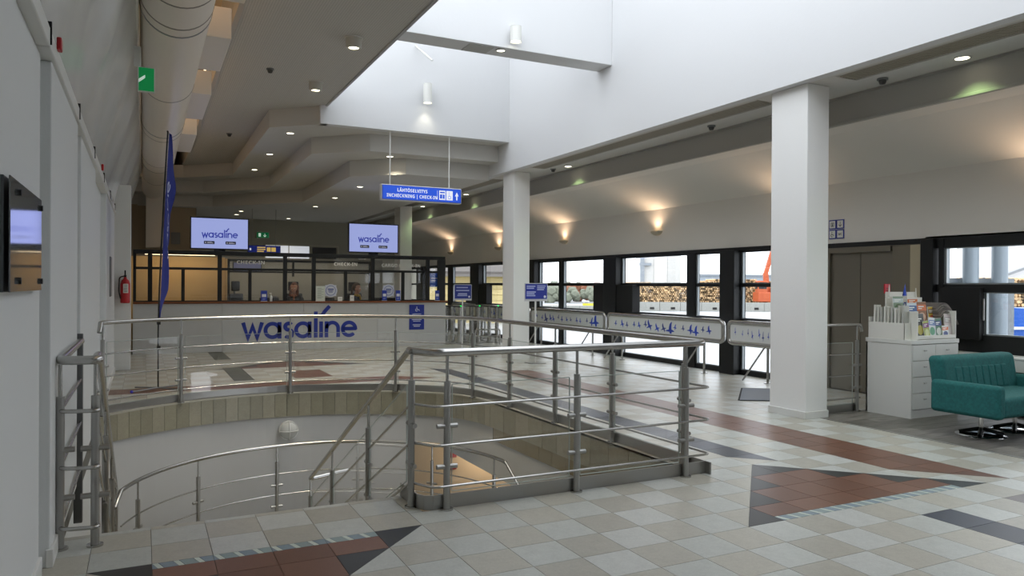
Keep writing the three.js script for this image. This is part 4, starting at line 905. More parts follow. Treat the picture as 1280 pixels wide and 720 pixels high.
function officeChair(x, f, label, turn, y = 0) {
  const t = thing('office_chair', label, 'chair', [x, 0, f], 'office chairs behind the counter');
  obj('seat', rbox(x - 0.24, x + 0.24, 0.44, 0.52, f - 0.23, f + 0.23, 0.035, 3), M.black, t);
  obj('backrest', rbox(x - 0.22, x + 0.22, 0.62, 1.32, f + 0.22, f + 0.29, 0.03, 3), M.black, t);
  obj('headrest', rbox(x - 0.13, x + 0.13, 1.38, 1.62, f + 0.24, f + 0.3, 0.03, 3), M.black, t);
  obj('spine', [rbox(x - 0.03, x + 0.03, 0.46, 1.5, f + 0.29, f + 0.31, 0.006)], M.plasticGrey, t);
  obj('column', cyl(V(x, 0.1, f), V(x, 0.45, f), 0.028, 12), M.steelDull, t);
  for (let k = 0; k < 5; k++) { const a = k / 5 * 6.283, b = obj('leg', sweep([V(x, 0.12, f), V(x + 0.28 * Math.cos(a), 0.07, f + 0.28 * Math.sin(a))], 0.02, 8), M.black, t); obj('castor', new THREE.SphereGeometry(0.03, 10, 8).translate(x + 0.28 * Math.cos(a), 0.03, -(f + 0.28 * Math.sin(a))), M.black, b); }
  t.rotation.y = turn; return t;
}
officeChair(2.15, 18.66, 'empty high-backed office chair beside the ochre cupboard', 0.7);
officeChair(3.38, 19.2, 'office chair of the red-haired clerk', -0.2);
officeChair(4.95, 19.2, 'office chair of the brown-haired clerk', -0.1);
// printer on the desk
{
  const t = thing('printer', 'low black printer on the empty desk place', 'printer', [2.6, 0.76, 18.8]);
  obj('body', rbox(2.52, 2.96, 0.76, 1.22, 18.66, 18.84, 0.02), M.black, t); obj('tray', rbox(2.56, 2.92, 1.22, 1.26, 18.68, 18.84, 0.006), M.plasticGrey, t);
}
// signs on the back wall
{
  const e = thing('exit_sign', 'small green exit sign on the beige back wall', 'sign', [3.7, 3.2, F1 - 0.05]);
  obj('housing', rbox(3.63, 4.07, 3.2, 3.42, F1 - 0.06, F1 - 0.001, 0.006), M.whiteSmooth, e);
  textPlane(0.42, 0.2, 96, (c, W, H) => { c.fillStyle = '#0b5f37'; c.fillRect(0, 0, W, H); c.fillStyle = c.strokeStyle = '#dff5e6'; c.fillRect(W * 0.14, H * 0.18, W * 0.2, H * 0.62); c.lineWidth = 9; c.beginPath(); c.moveTo(W * 0.66, H * 0.2); c.lineTo(W * 0.66, H * 0.78); c.moveTo(W * 0.54, H * 0.52); c.lineTo(W * 0.66, H * 0.8); c.lineTo(W * 0.78, H * 0.52); c.stroke(); }, 3.85, 3.31, F1 - 0.061, 'print', e, { glow: 0.4 });
  const b = thing('direction_sign', 'dark blue direction sign with yellow marks behind the office', 'sign', [3.3, 2.6, 24]);
  obj('box', rbox(2.86, 3.84, 2.5, 2.74, 24, 24.08, 0.008), mat('#14205e', 0.4), b);
  textPlane(0.96, 0.22, 96, (c, W, H) => { c.fillStyle = '#18246c'; c.fillRect(0, 0, W, H); c.fillStyle = '#f2f2f2'; c.fillRect(W * 0.05, H * 0.35, W * 0.05, H * 0.3); c.fillStyle = '#e9c46a'; for (let k = 0; k < 3; k++) c.fillRect(W * 0.28, H * (0.14 + 0.28 * k), W * (0.26 - 0.05 * (k === 2)), H * 0.16); c.fillRect(W * 0.58, H * 0.2, W * 0.12, H * 0.6); c.fillRect(W * 0.72, H * 0.2, W * 0.14, H * 0.6); }, 3.35, 2.62, 23.999, 'print', b, { glow: 0.5 });
  obj('hanger', [cyl(V(3.0, 2.74, 24.04), V(3.0, 3.88, 24.04), 0.008, 6), cyl(V(3.7, 2.74, 24.04), V(3.7, 3.88, 24.04), 0.008, 6)], M.steelDull, b);
  // bright corridor windows far behind
  const w = struct('window_3', [box(3.9, 6.6, 2.95, 3.0, F1 - 0.04, F1), box(3.9, 6.6, 2.3, 2.35, F1 - 0.04, F1), box(3.9, 3.95, 2.3, 3, F1 - 0.04, F1), box(5.5, 5.55, 2.3, 3, F1 - 0.04, F1), box(6.55, 6.6, 2.3, 3, F1 - 0.04, F1), box(4.75, 4.78, 2.3, 3, F1 - 0.04, F1)], mat('#b9b5a4', 0.6), 'lit pale panel window in the far back wall', 'window');
  obj('pane', box(3.95, 5.5, 2.35, 2.95, F1 - 0.02, F1 - 0.005), mat('#d9dce0', 0.4, 0, { emissive: new THREE.Color('#dde2ea'), emissiveIntensity: 0.5 }), w);
  obj('shutter', [box(5.62, 6.5, 2.42, 2.92, F1 - 0.02, F1 - 0.005)], mat('#3b3b3d', 0.5), w);
}

// ------------------------------------------------------------------ people at the counter, seated
// each body is one surface: distances to tapered bones joined by a smooth minimum, meshed on a grid
function blobMesh(bones, k, cell, bounds) {
  const [x0, y0, z0, size] = bounds, n = Math.min(90, Math.ceil(size / cell)), mc = new MarchingCubes(n, new THREE.MeshBasicMaterial(), false, false, 160000);
  const cx = x0 + size / 2, cy = y0 + size / 2, cz = z0 + size / 2, p = new THREE.Vector3(), ab = new THREE.Vector3(), ap = new THREE.Vector3();
  mc.isolation = 0;
  for (let z = 0; z < n; z++) for (let y = 0; y < n; y++) for (let x = 0; x < n; x++) {
    p.set(cx + (x - n / 2) / (n / 2) * size / 2, cy + (y - n / 2) / (n / 2) * size / 2, cz + (z - n / 2) / (n / 2) * size / 2);
    let d = 1e3;
    for (const [a, b, ra, rb, sx] of bones) {
      ab.subVectors(b, a); ap.subVectors(p, a); const t = Math.max(0, Math.min(1, ap.dot(ab) / Math.max(1e-9, ab.lengthSq())));
      ap.addScaledVector(ab, -t); if (sx) ap.x /= sx;
      const q = ap.length() - lerp(ra, rb, t), h = Math.max(0, Math.min(1, 0.5 + 0.5 * (q - d) / k)); d = lerp(q, d, h) - k * h * (1 - h);
    }
    mc.field[x + y * n + z * n * n] = -d;
  }
  mc.update();
  const c = mc.count, g = new THREE.BufferGeometry(), P = new Float32Array(mc.positionArray.slice(0, c * 3)), N = new Float32Array(mc.normalArray.slice(0, c * 3));
  for (let i = 0; i < c; i++) { P[i * 3] = cx + P[i * 3] * size / 2; P[i * 3 + 1] = cy + P[i * 3 + 1] * size / 2; P[i * 3 + 2] = cz + P[i * 3 + 2] * size / 2; }
  g.setAttribute('position', new THREE.BufferAttribute(P, 3)); g.setAttribute('normal', new THREE.BufferAttribute(N, 3)); g.computeVertexNormals(); return g;
}
function clerk(x, f, turn, o) {
  const t = thing('person', o.label, 'person', [x, 0, f]);
  const v = (a, b, c) => new THREE.Vector3(x + a, b, -f + c);    // c > 0 towards the viewer
  const skin = mat('#b98b72', 0.6), dark = mat(o.coat, 0.8), hairM = mat(o.hair, 0.7);
  const head = [[v(0, 1.42, 0.02), v(0, 1.47, 0.015), 0.078, 0.085], [v(0, 1.36, 0.045), v(0, 1.4, 0.04), 0.048, 0.06], [v(0, 1.26, -0.01), v(0, 1.36, 0.0), 0.052, 0.05],
    [v(0, 1.425, 0.098), v(0, 1.4, 0.112), 0.012, 0.017], [v(-0.082, 1.42, 0.0), v(-0.084, 1.4, 0.0), 0.018, 0.014], [v(0.082, 1.42, 0.0), v(0.084, 1.4, 0.0), 0.018, 0.014], [v(-0.02, 1.365, 0.088), v(0.02, 1.365, 0.088), 0.009, 0.009]];
  const hands = [];
  for (const s of [-1, 1]) {       // palm, four fingers of different length, thumb
    const w = v(s * 0.16, 0.79, 0.34), q = (a, b, c) => w.clone().add(new THREE.Vector3(-s * a, b, c));
    hands.push([w, q(0.01, 0.0, 0.07), 0.026, 0.03]);
    [[-0.026, 0.062], [-0.009, 0.075], [0.009, 0.07], [0.026, 0.055]].forEach(([dx, l]) => { hands.push([q(0.012 + dx, 0.002, 0.075), q(0.014 + dx, 0.008, 0.075 + l * 0.6), 0.0095, 0.009]); hands.push([q(0.014 + dx, 0.008, 0.075 + l * 0.6), q(0.014 + dx, -0.012, 0.075 + l), 0.009, 0.008]); });
    hands.push([q(0.03, 0.0, 0.02), q(0.062, 0.0, 0.05), 0.012, 0.01]); hands.push([q(0.062, 0, 0.05), q(0.066, -0.006, 0.078), 0.01, 0.009]);
  }
  const torso = [[v(0, 0.6, -0.06), v(0, 0.82, -0.04), 0.13, 0.125, 1.25], [v(0, 0.82, -0.04), v(0, 1.1, -0.03), 0.125, 0.13, 1.3], [v(-0.15, 1.17, -0.02), v(0.15, 1.17, -0.02), 0.062, 0.062]];
  for (const s of [-1, 1]) torso.push([v(s * 0.17, 1.15, -0.02), v(s * 0.235, 0.9, 0.04), 0.058, 0.048], [v(s * 0.235, 0.9, 0.04), v(s * 0.165, 0.8, 0.31), 0.047, 0.034], [v(s * 0.09, 0.6, -0.02), v(s * 0.12, 0.57, 0.34), 0.085, 0.062], [v(s * 0.12, 0.57, 0.34), v(s * 0.12, 0.1, 0.3), 0.06, 0.042], [v(s * 0.12, 0.05, 0.27), v(s * 0.12, 0.035, 0.42), 0.042, 0.036]);
  const bodyGeo = merge([blobMesh(torso, 0.035, 0.018, [x - 0.65, -0.02, -f - 0.55, 1.32]), blobMesh(head, 0.018, 0.006, [x - 0.22, 1.15, -f - 0.2, 0.45])]);
  const n = bodyGeo.attributes.position.count, col = new Float32Array(n * 3), cS = skin.color, cD = dark.color;
  for (let i = 0; i < n; i++) { const y = bodyGeo.attributes.position.getY(i), c = y > 1.245 ? cS : y < 0.6 ? new THREE.Color('#23252b') : cD; col.set([c.r, c.g, c.b], i * 3); }
  bodyGeo.setAttribute('color', new THREE.BufferAttribute(col, 3));
  const hg = merge(blobMesh(hands, 0.008, 0.006, [x - 0.3, 0.55, -f + 0.22, 0.58])), hc = new Float32Array(hg.attributes.position.count * 3);
  for (let i = 0; i < hc.length / 3; i++) hc.set([cS.r, cS.g, cS.b], i * 3); hg.setAttribute('color', new THREE.BufferAttribute(hc, 3));
  obj('body', [bodyGeo, hg], mat('#ffffff', 0.75, 0, { vertexColors: true }), t);
  const hair = [[v(0, 1.46, -0.03), v(0, 1.5, 0.0), 0.1, 0.082], [v(0, 1.52, 0.045), v(0, 1.5, 0.06), 0.045, 0.03]];
  if (o.long) for (const s of [-1, 1]) hair.push([v(s * 0.07, 1.47, -0.02), v(s * 0.085, 1.26, 0.03), 0.045, 0.035]); else hair.push([v(0, 1.45, -0.11), v(0, 1.3, -0.14), 0.04, 0.022]);
  obj('hair', blobMesh(hair, 0.02, 0.007, [x - 0.25, 1.15, -f - 0.27, 0.5]), hairM, t);
  obj('scarf', blobMesh([[v(-0.05, 1.25, 0.05), v(0.05, 1.25, 0.05), 0.028, 0.028], [v(0.012, 1.22, 0.085), v(0.02, 1.0, 0.12), 0.026, 0.02], [v(-0.06, 1.26, -0.02), v(-0.05, 1.25, 0.05), 0.03, 0.028], [v(0.06, 1.26, -0.02), v(0.05, 1.25, 0.05), 0.03, 0.028]], 0.02, 0.008, [x - 0.25, 0.9, -f - 0.2, 0.5]), mat(o.scarf, 0.7), t);
  for (const s of [-1, 1]) { const e = obj('eye', new THREE.SphereGeometry(0.012, 10, 8).translate(x + s * 0.032, 1.425, -f + 0.089), mat('#e8e6e0', 0.3), t); obj('iris', new THREE.SphereGeometry(0.006, 8, 6).translate(x + s * 0.032, 1.425, -f + 0.098), mat('#2b2420', 0.3), e); }
  t.rotation.y = turn; t.position.y += 0.02;
}
clerk(3.38, 19.05, -0.4, { label: 'seated person with red hair, dark jacket and orange scarf behind the glass', coat: '#26282e', hair: '#5e3524', scarf: '#8a5230', long: true });
clerk(4.95, 19.0, 0.9, { label: 'seated person with brown tied hair, dark jacket and yellow scarf behind the glass', coat: '#1f2430', hair: '#4a3526', scarf: '#b99a4a' });

// ------------------------------------------------------------------ signs, flag, wall things
{
  const f = 14.08, x0 = 4.12, x1 = 5.8, y0 = 3.2, y1 = 3.51;
  const s = thing('hanging_sign', 'blue hanging departures and check-in sign on two rods', 'sign', [4.96, 3.2, f]);
  obj('box', rbox(x0, x1, y0, y1, f - 0.07, f + 0.07, 0.02, 3), M.whiteSmooth, s);
  obj('face', rbox(x0 + 0.015, x1 - 0.015, y0 + 0.015, y1 - 0.015, f - 0.078, f - 0.069, 0.004), M.blueSign, s);
  textPlane(x1 - x0 - 0.06, y1 - y0 - 0.05, 256, (c, W, H) => {
    c.fillStyle = '#2457dc'; c.fillRect(0, 0, W, H); c.fillStyle = c.strokeStyle = '#f2f5ff'; c.textBaseline = 'middle';
    c.font = 'bold 90px sans-serif'; c.textAlign = 'center'; c.save(); c.translate(W * 0.37, H * 0.3); c.scale(0.92, 1); c.fillText('LÄHTÖSELVITYS', 0, 0); c.restore();
    c.save(); c.translate(W * 0.37, H * 0.72); c.scale(0.9, 1); c.fillText('INCHECKNING | CHECK-IN', 0, 0); c.restore();
    c.fillRect(W * 0.69, H * 0.16, 6, H * 0.68);
    c.fillRect(W * 0.715, H * 0.14, W * 0.085, H * 0.72); c.fillRect(W * 0.81, H * 0.14, W * 0.085, H * 0.72);
    c.fillStyle = c.strokeStyle = '#2457dc'; c.lineWidth = 8; c.fillRect(W * 0.725, H * 0.24, W * 0.065, H * 0.1); c.fillRect(W * 0.725, H * 0.44, W * 0.03, H * 0.32); c.fillRect(W * 0.762, H * 0.44, W * 0.026, H * 0.32);
    const q = W * 0.85; c.beginPath(); c.arc(q, H * 0.28, 9, 0, 7); c.fill(); c.beginPath(); c.moveTo(q, H * 0.36); c.lineTo(q + 2, H * 0.56); c.lineTo(q + 28, H * 0.56); c.lineTo(q + 34, H * 0.76); c.stroke(); c.beginPath(); c.arc(q - 2, H * 0.64, 26, 0.6, 4.5); c.stroke();
    c.fillStyle = '#f2f5ff'; c.beginPath(); c.moveTo(W * 0.95, H * 0.2); c.lineTo(W * 0.975, H * 0.52); c.lineTo(W * 0.958, H * 0.52); c.lineTo(W * 0.958, H * 0.82); c.lineTo(W * 0.942, H * 0.82); c.lineTo(W * 0.942, H * 0.52); c.lineTo(W * 0.925, H * 0.52); c.fill();
  }, (x0 + x1) / 2, (y0 + y1) / 2, f - 0.0795, 'print', s, { glow: 0.28, label: 'white lettering and pictograms on blue' });
  for (const x of [4.31, 5.55]) obj('rod', cyl(V(x, y1, f), V(x, 4.56, f), 0.013, 10), M.whiteSmooth, s);
}
{ // exit sign on the cove
  const e = thing('exit_sign', 'green exit sign projecting from the glossy cove', 'sign', [0, 3.63, 9]);
  obj('box', rbox(-0.06, 0.105, 3.63, 3.9, 9, 9.05, 0.006), M.whiteSmooth, e);
  obj('mount', [rbox(-0.1, -0.03, 3.9, 4.12, 9.01, 9.04, 0.01)], M.whiteSmooth, e);
  textPlane(0.15, 0.25, 128, (c, W, H) => { c.fillStyle = '#0a8a48'; c.fillRect(0, 0, W, H); c.fillStyle = '#e8fff0'; c.beginPath(); c.moveTo(0, H * 0.5); c.lineTo(W * 0.42, H * 0.3); c.lineTo(W * 0.42, H * 0.44); c.lineTo(0, H * 0.66); c.fill(); }, 0.0225, 3.765, 8.999, 'print', e, { glow: 0.3 });
}
{ // feather flag
  const f = 12.0, bx = 0.2, t = thing('feather_flag', 'tall dark blue feather flag with white lettering on a pole', 'flag', [bx, 0, f]);
  const pole = [V(bx, 0.02, f), V(bx + 0.0, 1.0, f), V(bx + 0.04, 2.2, f), V(bx + 0.08, 3.1, f), V(bx + 0.105, 3.6, f), V(bx + 0.115, 3.78, f + 0.04), V(bx + 0.11, 3.8, f + 0.12)];
  const curve = new THREE.CatmullRomCurve3(pole);
  obj('pole', sweep(curve.getPoints(40), 0.011, 8), M.black, t);
  // cloth seen almost edge on, rippling
  const nU = 10, nV = 60, pos = [], idx = [], uv = [];
  for (let j = 0; j <= nV; j++) {
    const s = j / nV, y = lerp(1.0, 3.78, s), c = curve.getPoints(80).reduce((a, p) => Math.abs(p.y - y) < Math.abs(a.y - y) ? p : a);
    const w = 0.6 * Math.min(1, (s + 0.02) * 5.2) * Math.sqrt(Math.max(0, 1 - Math.max(0, (s - 0.72) / 0.28) ** 2));
    for (let i = 0; i <= nU; i++) { const u = i / nU; const r = 0.05 * u * Math.sin(u * 4 + y * 3.1) + 0.02 * Math.sin(y * 9 + u * 6) * u; pos.push(c.x + 0.02 + u * w * 0.24 * Math.sin(0.5 + s * 2.3) + r * 0.8 - 0.05 * (1 - s) * u, y - u * 0.05, c.z - u * w * 0.97); uv.push(u, s); }
  }
  for (let j = 0; j < nV; j++) for (let i = 0; i < nU; i++) { const a = j * (nU + 1) + i, b = a + 1, c = a + nU + 1, d = c + 1; idx.push(a, b, c, b, d, c); }
  const g = new THREE.BufferGeometry(); g.setAttribute('position', new THREE.Float32BufferAttribute(pos, 3)); g.setAttribute('uv', new THREE.Float32BufferAttribute(uv, 2)); g.setIndex(idx); g.computeVertexNormals();
  const tx = canvasTex(256, 1024, (c, W, H) => { c.fillStyle = '#1c2c86'; c.fillRect(0, 0, W, H); c.save(); c.translate(W * 0.62, H * 0.66); c.rotate(-Math.PI / 2); drawWord(c, 0, 20, 62, '#c9cfe6'); c.restore(); });
  const m = obj('cloth', g, new THREE.MeshPhysicalMaterial({ color: '#ffffff', map: tx, roughness: 0.8, side: THREE.DoubleSide }), t, { keepUV: true });
  obj('base', [sweep([V(bx - 0.34, 0.02, f - 0.26), V(bx, 0.03, f), V(bx + 0.3, 0.02, f + 0.28)], 0.012, 8), sweep([V(bx + 0.3, 0.02, f - 0.3), V(bx, 0.03, f), V(bx - 0.3, 0.02, f + 0.26)], 0.012, 8)], mat('#8c8f93', 0.4, 0.6), t);
  obj('foot_cap', [new THREE.SphereGeometry(0.022, 10, 8).translate(bx - 0.34, 0.022, -f + 0.26), new THREE.SphereGeometry(0.022, 10, 8).translate(bx + 0.3, 0.022, -f + 0.3)], mat('#3a37c8', 0.4), t);
  obj('clamp', [rbox(bx - 0.02, bx + 0.03, 0.6, 0.64, f - 0.02, f + 0.02, 0.004), rbox(bx - 0.02, bx + 0.03, 0.95, 0.99, f - 0.02, f + 0.02, 0.004)], M.black, t);
}
{ // extinguisher on the pipe column
  const x = -0.285, f = 14.78, t = thing('fire_extinguisher', 'red fire extinguisher hung on the narrow white column', 'extinguisher', [x, 1.2, f]);
  obj('cylinder', lathe([[0, 0], [0.07, 0], [0.078, 0.02], [0.078, 0.34], [0.06, 0.4], [0.028, 0.43], [0.025, 0.46], [0, 0.46]], 24).translate(x, 1.2, -f), M.red, t);
  obj('valve', [rbox(x - 0.02, x + 0.02, 1.66, 1.7, f - 0.02, f + 0.02, 0.005), rbox(x - 0.012, x + 0.012, 1.7, 1.78, f - 0.05, f - 0.03, 0.004)], M.black, t);
  obj('hose', sweep(fillet([V(x, 1.68, f), V(x - 0.09, 1.66, f - 0.03), V(x - 0.1, 1.4, f - 0.03), V(x - 0.07, 1.28, f - 0.05)], 0.05), 0.011, 8), M.black, t);
  textPlane(0.08, 0.16, 96, (c, W, H) => { c.fillStyle = '#d8d4cc'; c.fillRect(0, 0, W, H); c.fillStyle = '#555'; for (let k = 0; k < 5; k++) c.fillRect(8, 10 + k * 17, W - 16, 7); }, x + 0.01, 1.46, f - 0.0805, 'label_sticker', t);
  obj('bracket', [rbox(x - 0.04, x + 0.04, 1.4, 1.44, f + 0.07, f + 0.12, 0.004)], M.steelDull, t);
}
{ // glass notice board on the left wall: dark glass on four stand-offs
  const x = XL + 0.03, t = thing('notice_board', 'dark mirror-like glass notice board on the left wall', 'notice board', [x, 1.52, 3.9]);
  obj('back_plate', rbox(x, x + 0.012, 1.515, 1.965, 3.4, 4.37, 0.002), mat('#55585a', 0.35, 0.3), t);
  obj('glass_sheet', rbox(x + 0.028, x + 0.034, 1.515, 1.965, 3.4, 4.37, 0.002), mat('#66696b', 0.07), t);
  for (const y of [1.56, 1.92]) for (const f of [3.6, 4.32]) obj('standoff', cyl(V(x + 0.01, y, f), V(x + 0.045, y, f), 0.014, 12), M.black, t);
  const p = tag(obj('wall_panel', rbox(XL + 0.06, XL + 0.085, 1.35, 1.95, 12.6, 13.1, 0.005), M.plasticGrey), 'small grey panel on the left wall by the counter', 'panel');
}
{ // pole signs
  const pole = (x, f, y0, y1, w, label, draw) => {
    const t = thing('pole_sign', label, 'sign', [x, 0, f], 'blue signs on poles');
    obj('pole', cyl(V(x, 0.01, f), V(x, y0, f), 0.018, 12), M.whiteSmooth, t);
    obj('base', [rbox(x - 0.17, x + 0.17, 0, 0.012, f - 0.15, f + 0.15, 0.004)], M.steelDull, t);
    obj('panel', rbox(x - w / 2, x + w / 2, y0, y1, f - 0.03, f - 0.015, 0.005), mat('#c8c9cc', 0.5), t);
    textPlane(w - 0.03, y1 - y0 - 0.06, 256, draw, x, (y0 + y1) / 2 + 0.015, f - 0.0315, 'print', t);
  };
  pole(7.03, 13.1, 1.24, 1.6, 0.52, 'blue instruction sign on a white pole by the far column', (c, W, H) => { c.fillStyle = '#26379c'; c.fillRect(0, 0, W, H); c.fillStyle = '#b3bce6'; for (const [x, y, w] of [[0.06, 0.12, 0.4], [0.06, 0.25, 0.34], [0.54, 0.1, 0.4], [0.54, 0.22, 0.36], [0.54, 0.34, 0.32], [0.06, 0.5, 0.42], [0.06, 0.62, 0.36], [0.06, 0.74, 0.4]]) c.fillRect(W * x, H * y, W * w, H * 0.075); c.fillStyle = '#e6e9f4'; c.beginPath(); c.arc(W * 0.9, H * 0.85, H * 0.09, 0, 7); c.fill(); });
  pole(6.95, 16.7, 1.18, 1.57, 0.46, 'blue instruction sign on a pole at the counter end', (c, W, H) => { c.fillStyle = '#25368f'; c.fillRect(0, 0, W, H); c.fillStyle = '#aeb6dd'; for (const [x, y, w] of [[0.1, 0.14, 0.7], [0.08, 0.36, 0.8], [0.2, 0.6, 0.55], [0.16, 0.72, 0.6]]) c.fillRect(W * x, H * y, W * w, H * 0.09); c.fillStyle = '#dfe3f2'; c.beginPath(); c.arc(W * 0.88, H * 0.86, H * 0.08, 0, 7); c.fill(); });
}
// turnstile gates beside the counter
{
  const gate = (x, f, label) => {
    const t = thing('access_gate', label, 'gate', [x, 0, f], 'access gates beside the counter');
    for (const d of [-0.5, 0, 0.5]) { const p = obj('post', cyl(V(x, 0, f + d), V(x, 0.97, f + d), 0.055, 18), M.steel, t); obj('base_ring', cyl(V(x, 0, f + d), V(x, 0.02, f + d), 0.085, 18), M.steelDull, p); }
    obj('lid', rbox(x - 0.075, x + 0.075, 0.97, 1.0, f - 0.58, f + 0.58, 0.012), M.black, t);
    obj('glass_side', box(x - 0.006, x + 0.006, 0.12, 0.94, f - 0.44, f + 0.44), M.glass, t);
    obj('glass_wing', box(x - 0.3, x - 0.06, 0.2, 0.92, f - 0.005, f + 0.005), M.glass, t);
    obj('indicator', new THREE.SphereGeometry(0.02, 10, 8).translate(x, 1.0, -f + 0.565), mat('#2fd060', 0.4, 0, { emissive: new THREE.Color('#20ff60'), emissiveIntensity: 1.5 }), t);
  };
  gate(7.46, 18.6, 'steel access gate right next to the counter end'); gate(8.0, 18.6, 'second steel access gate from the counter end'); gate(8.54, 18.6, 'third steel access gate from the counter end');
  const l = thing('crowd_barrier', 'low steel tube barrier near the access gates', 'barrier', [7.9, 0, 17.3]);
  for (const [a, b] of [[7.55, 8.25]]) obj('frame', sweep(fillet([V(a, 0.02, 17.3), V(a, 0.42, 17.3), V(b, 0.42, 17.3), V(b, 0.02, 17.3)], 0.06), 0.018, 10), M.steelDull, l);
  obj('crossbar', cyl(V(7.55, 0.25, 17.3), V(8.25, 0.25, 17.3), 0.014, 8), M.steelDull, l);
}

// ------------------------------------------------------------------ air duct and ceiling lamps
{
  const x = 0.29, y = 4.36, r = 0.335, t = thing('air_duct', 'large round metal air duct under the ceiling recess', 'duct', [x, y, 9]);
  const fs = [-2.5, 1.2, 4.4, 7.3, 7.95, 11.2, 14.4, 17.6, 20.8, 24.0];
  for (let k = 0; k < fs.length - 1; k++) obj('section', cyl(V(x, y, fs[k] + 0.004), V(x, y, fs[k + 1] - 0.004), r, 40), M.duct, t);
  for (let k = 1; k < fs.length - 1; k++) obj('seam', cyl(V(x, y, fs[k] - 0.012), V(x, y, fs[k] + 0.012), r + 0.004, 40), mat('#9b9084', 0.4, 0.3), t);
  obj('end_cap', [cyl(V(x, y, 24.0), V(x, y, 24.1), r + 0.012, 40), rbox(0.06, 0.52, 2.6, 4.36, 24.1, 24.6, 0.02)], M.duct, t);
  for (const [a, b] of [[6.2, 7.55], [8.7, 10.1], [11.4, 13.2], [14.6, 16.6]]) obj('side_outlet', [rbox(x + r - 0.08, 0.86, y - 0.12, y + 0.22, a, b, 0.01)], M.duct, t);
  for (const f of [2, 8.2, 14.0, 18.5]) obj('hanger', [cyl(V(x, y + r, f), V(x, 5.6, f), 0.008, 8), cyl(V(x, y, f - 0.015), V(x, y, f + 0.015), r + 0.006, 40)], M.steelDull, t);
  obj('vent', [rbox(0.75, 1.0, 2.75, 3.1, 24.72, 24.76, 0.006)], M.plasticGrey, t);
}
{ // unseen strip lamps, added because the warm duct implies light from there
  [[1.5, 5.3], [6.2, 10], [11, 14.8], [15.8, 21.4]].forEach(([a, b], k) => {
    const t = thing('unseen_recess_lamp', 'unseen warm strip lamp added in the recess beside the air duct, ' + ['near the notice board', 'above the exit sign', 'above the feather flag', 'at the duct end'][k], 'lamp', [0.97, 5.25, (a + b) / 2], 'unseen strip lamps in the duct recess');
    obj('housing', rbox(0.96, 1.0, 5.2, 5.32, a, b, 0.006), M.whiteSmooth, t);
    obj('tube', cyl(V(0.94, 5.26, a + 0.05), V(0.94, 5.26, b - 0.05), 0.014, 10), mat('#ffffff', 0.4, 0, { emissive: new THREE.Color('#ffd6a8'), emissiveIntensity: 2 }), t);
    const l = new THREE.RectAreaLight('#ffd9b0', 10, b - a, 0.08); l.position.copy(V(0.92, 5.26, (a + b) / 2)); l.lookAt(V(-0.5, 4.9, (a + b) / 2)); scene.add(l);
  });
}
struct('wall_duct_end', [box(XL, 1.45, 2.2, 3.9, 24.78, 24.9)], mat('#b09f86', 0.8), 'beige wall where the air duct ends', 'wall');
const lampGlow = (c = '#fff6d8', k = 5) => mat('#ffffff', 0.4, 0, { emissive: new THREE.Color(c), emissiveIntensity: k });
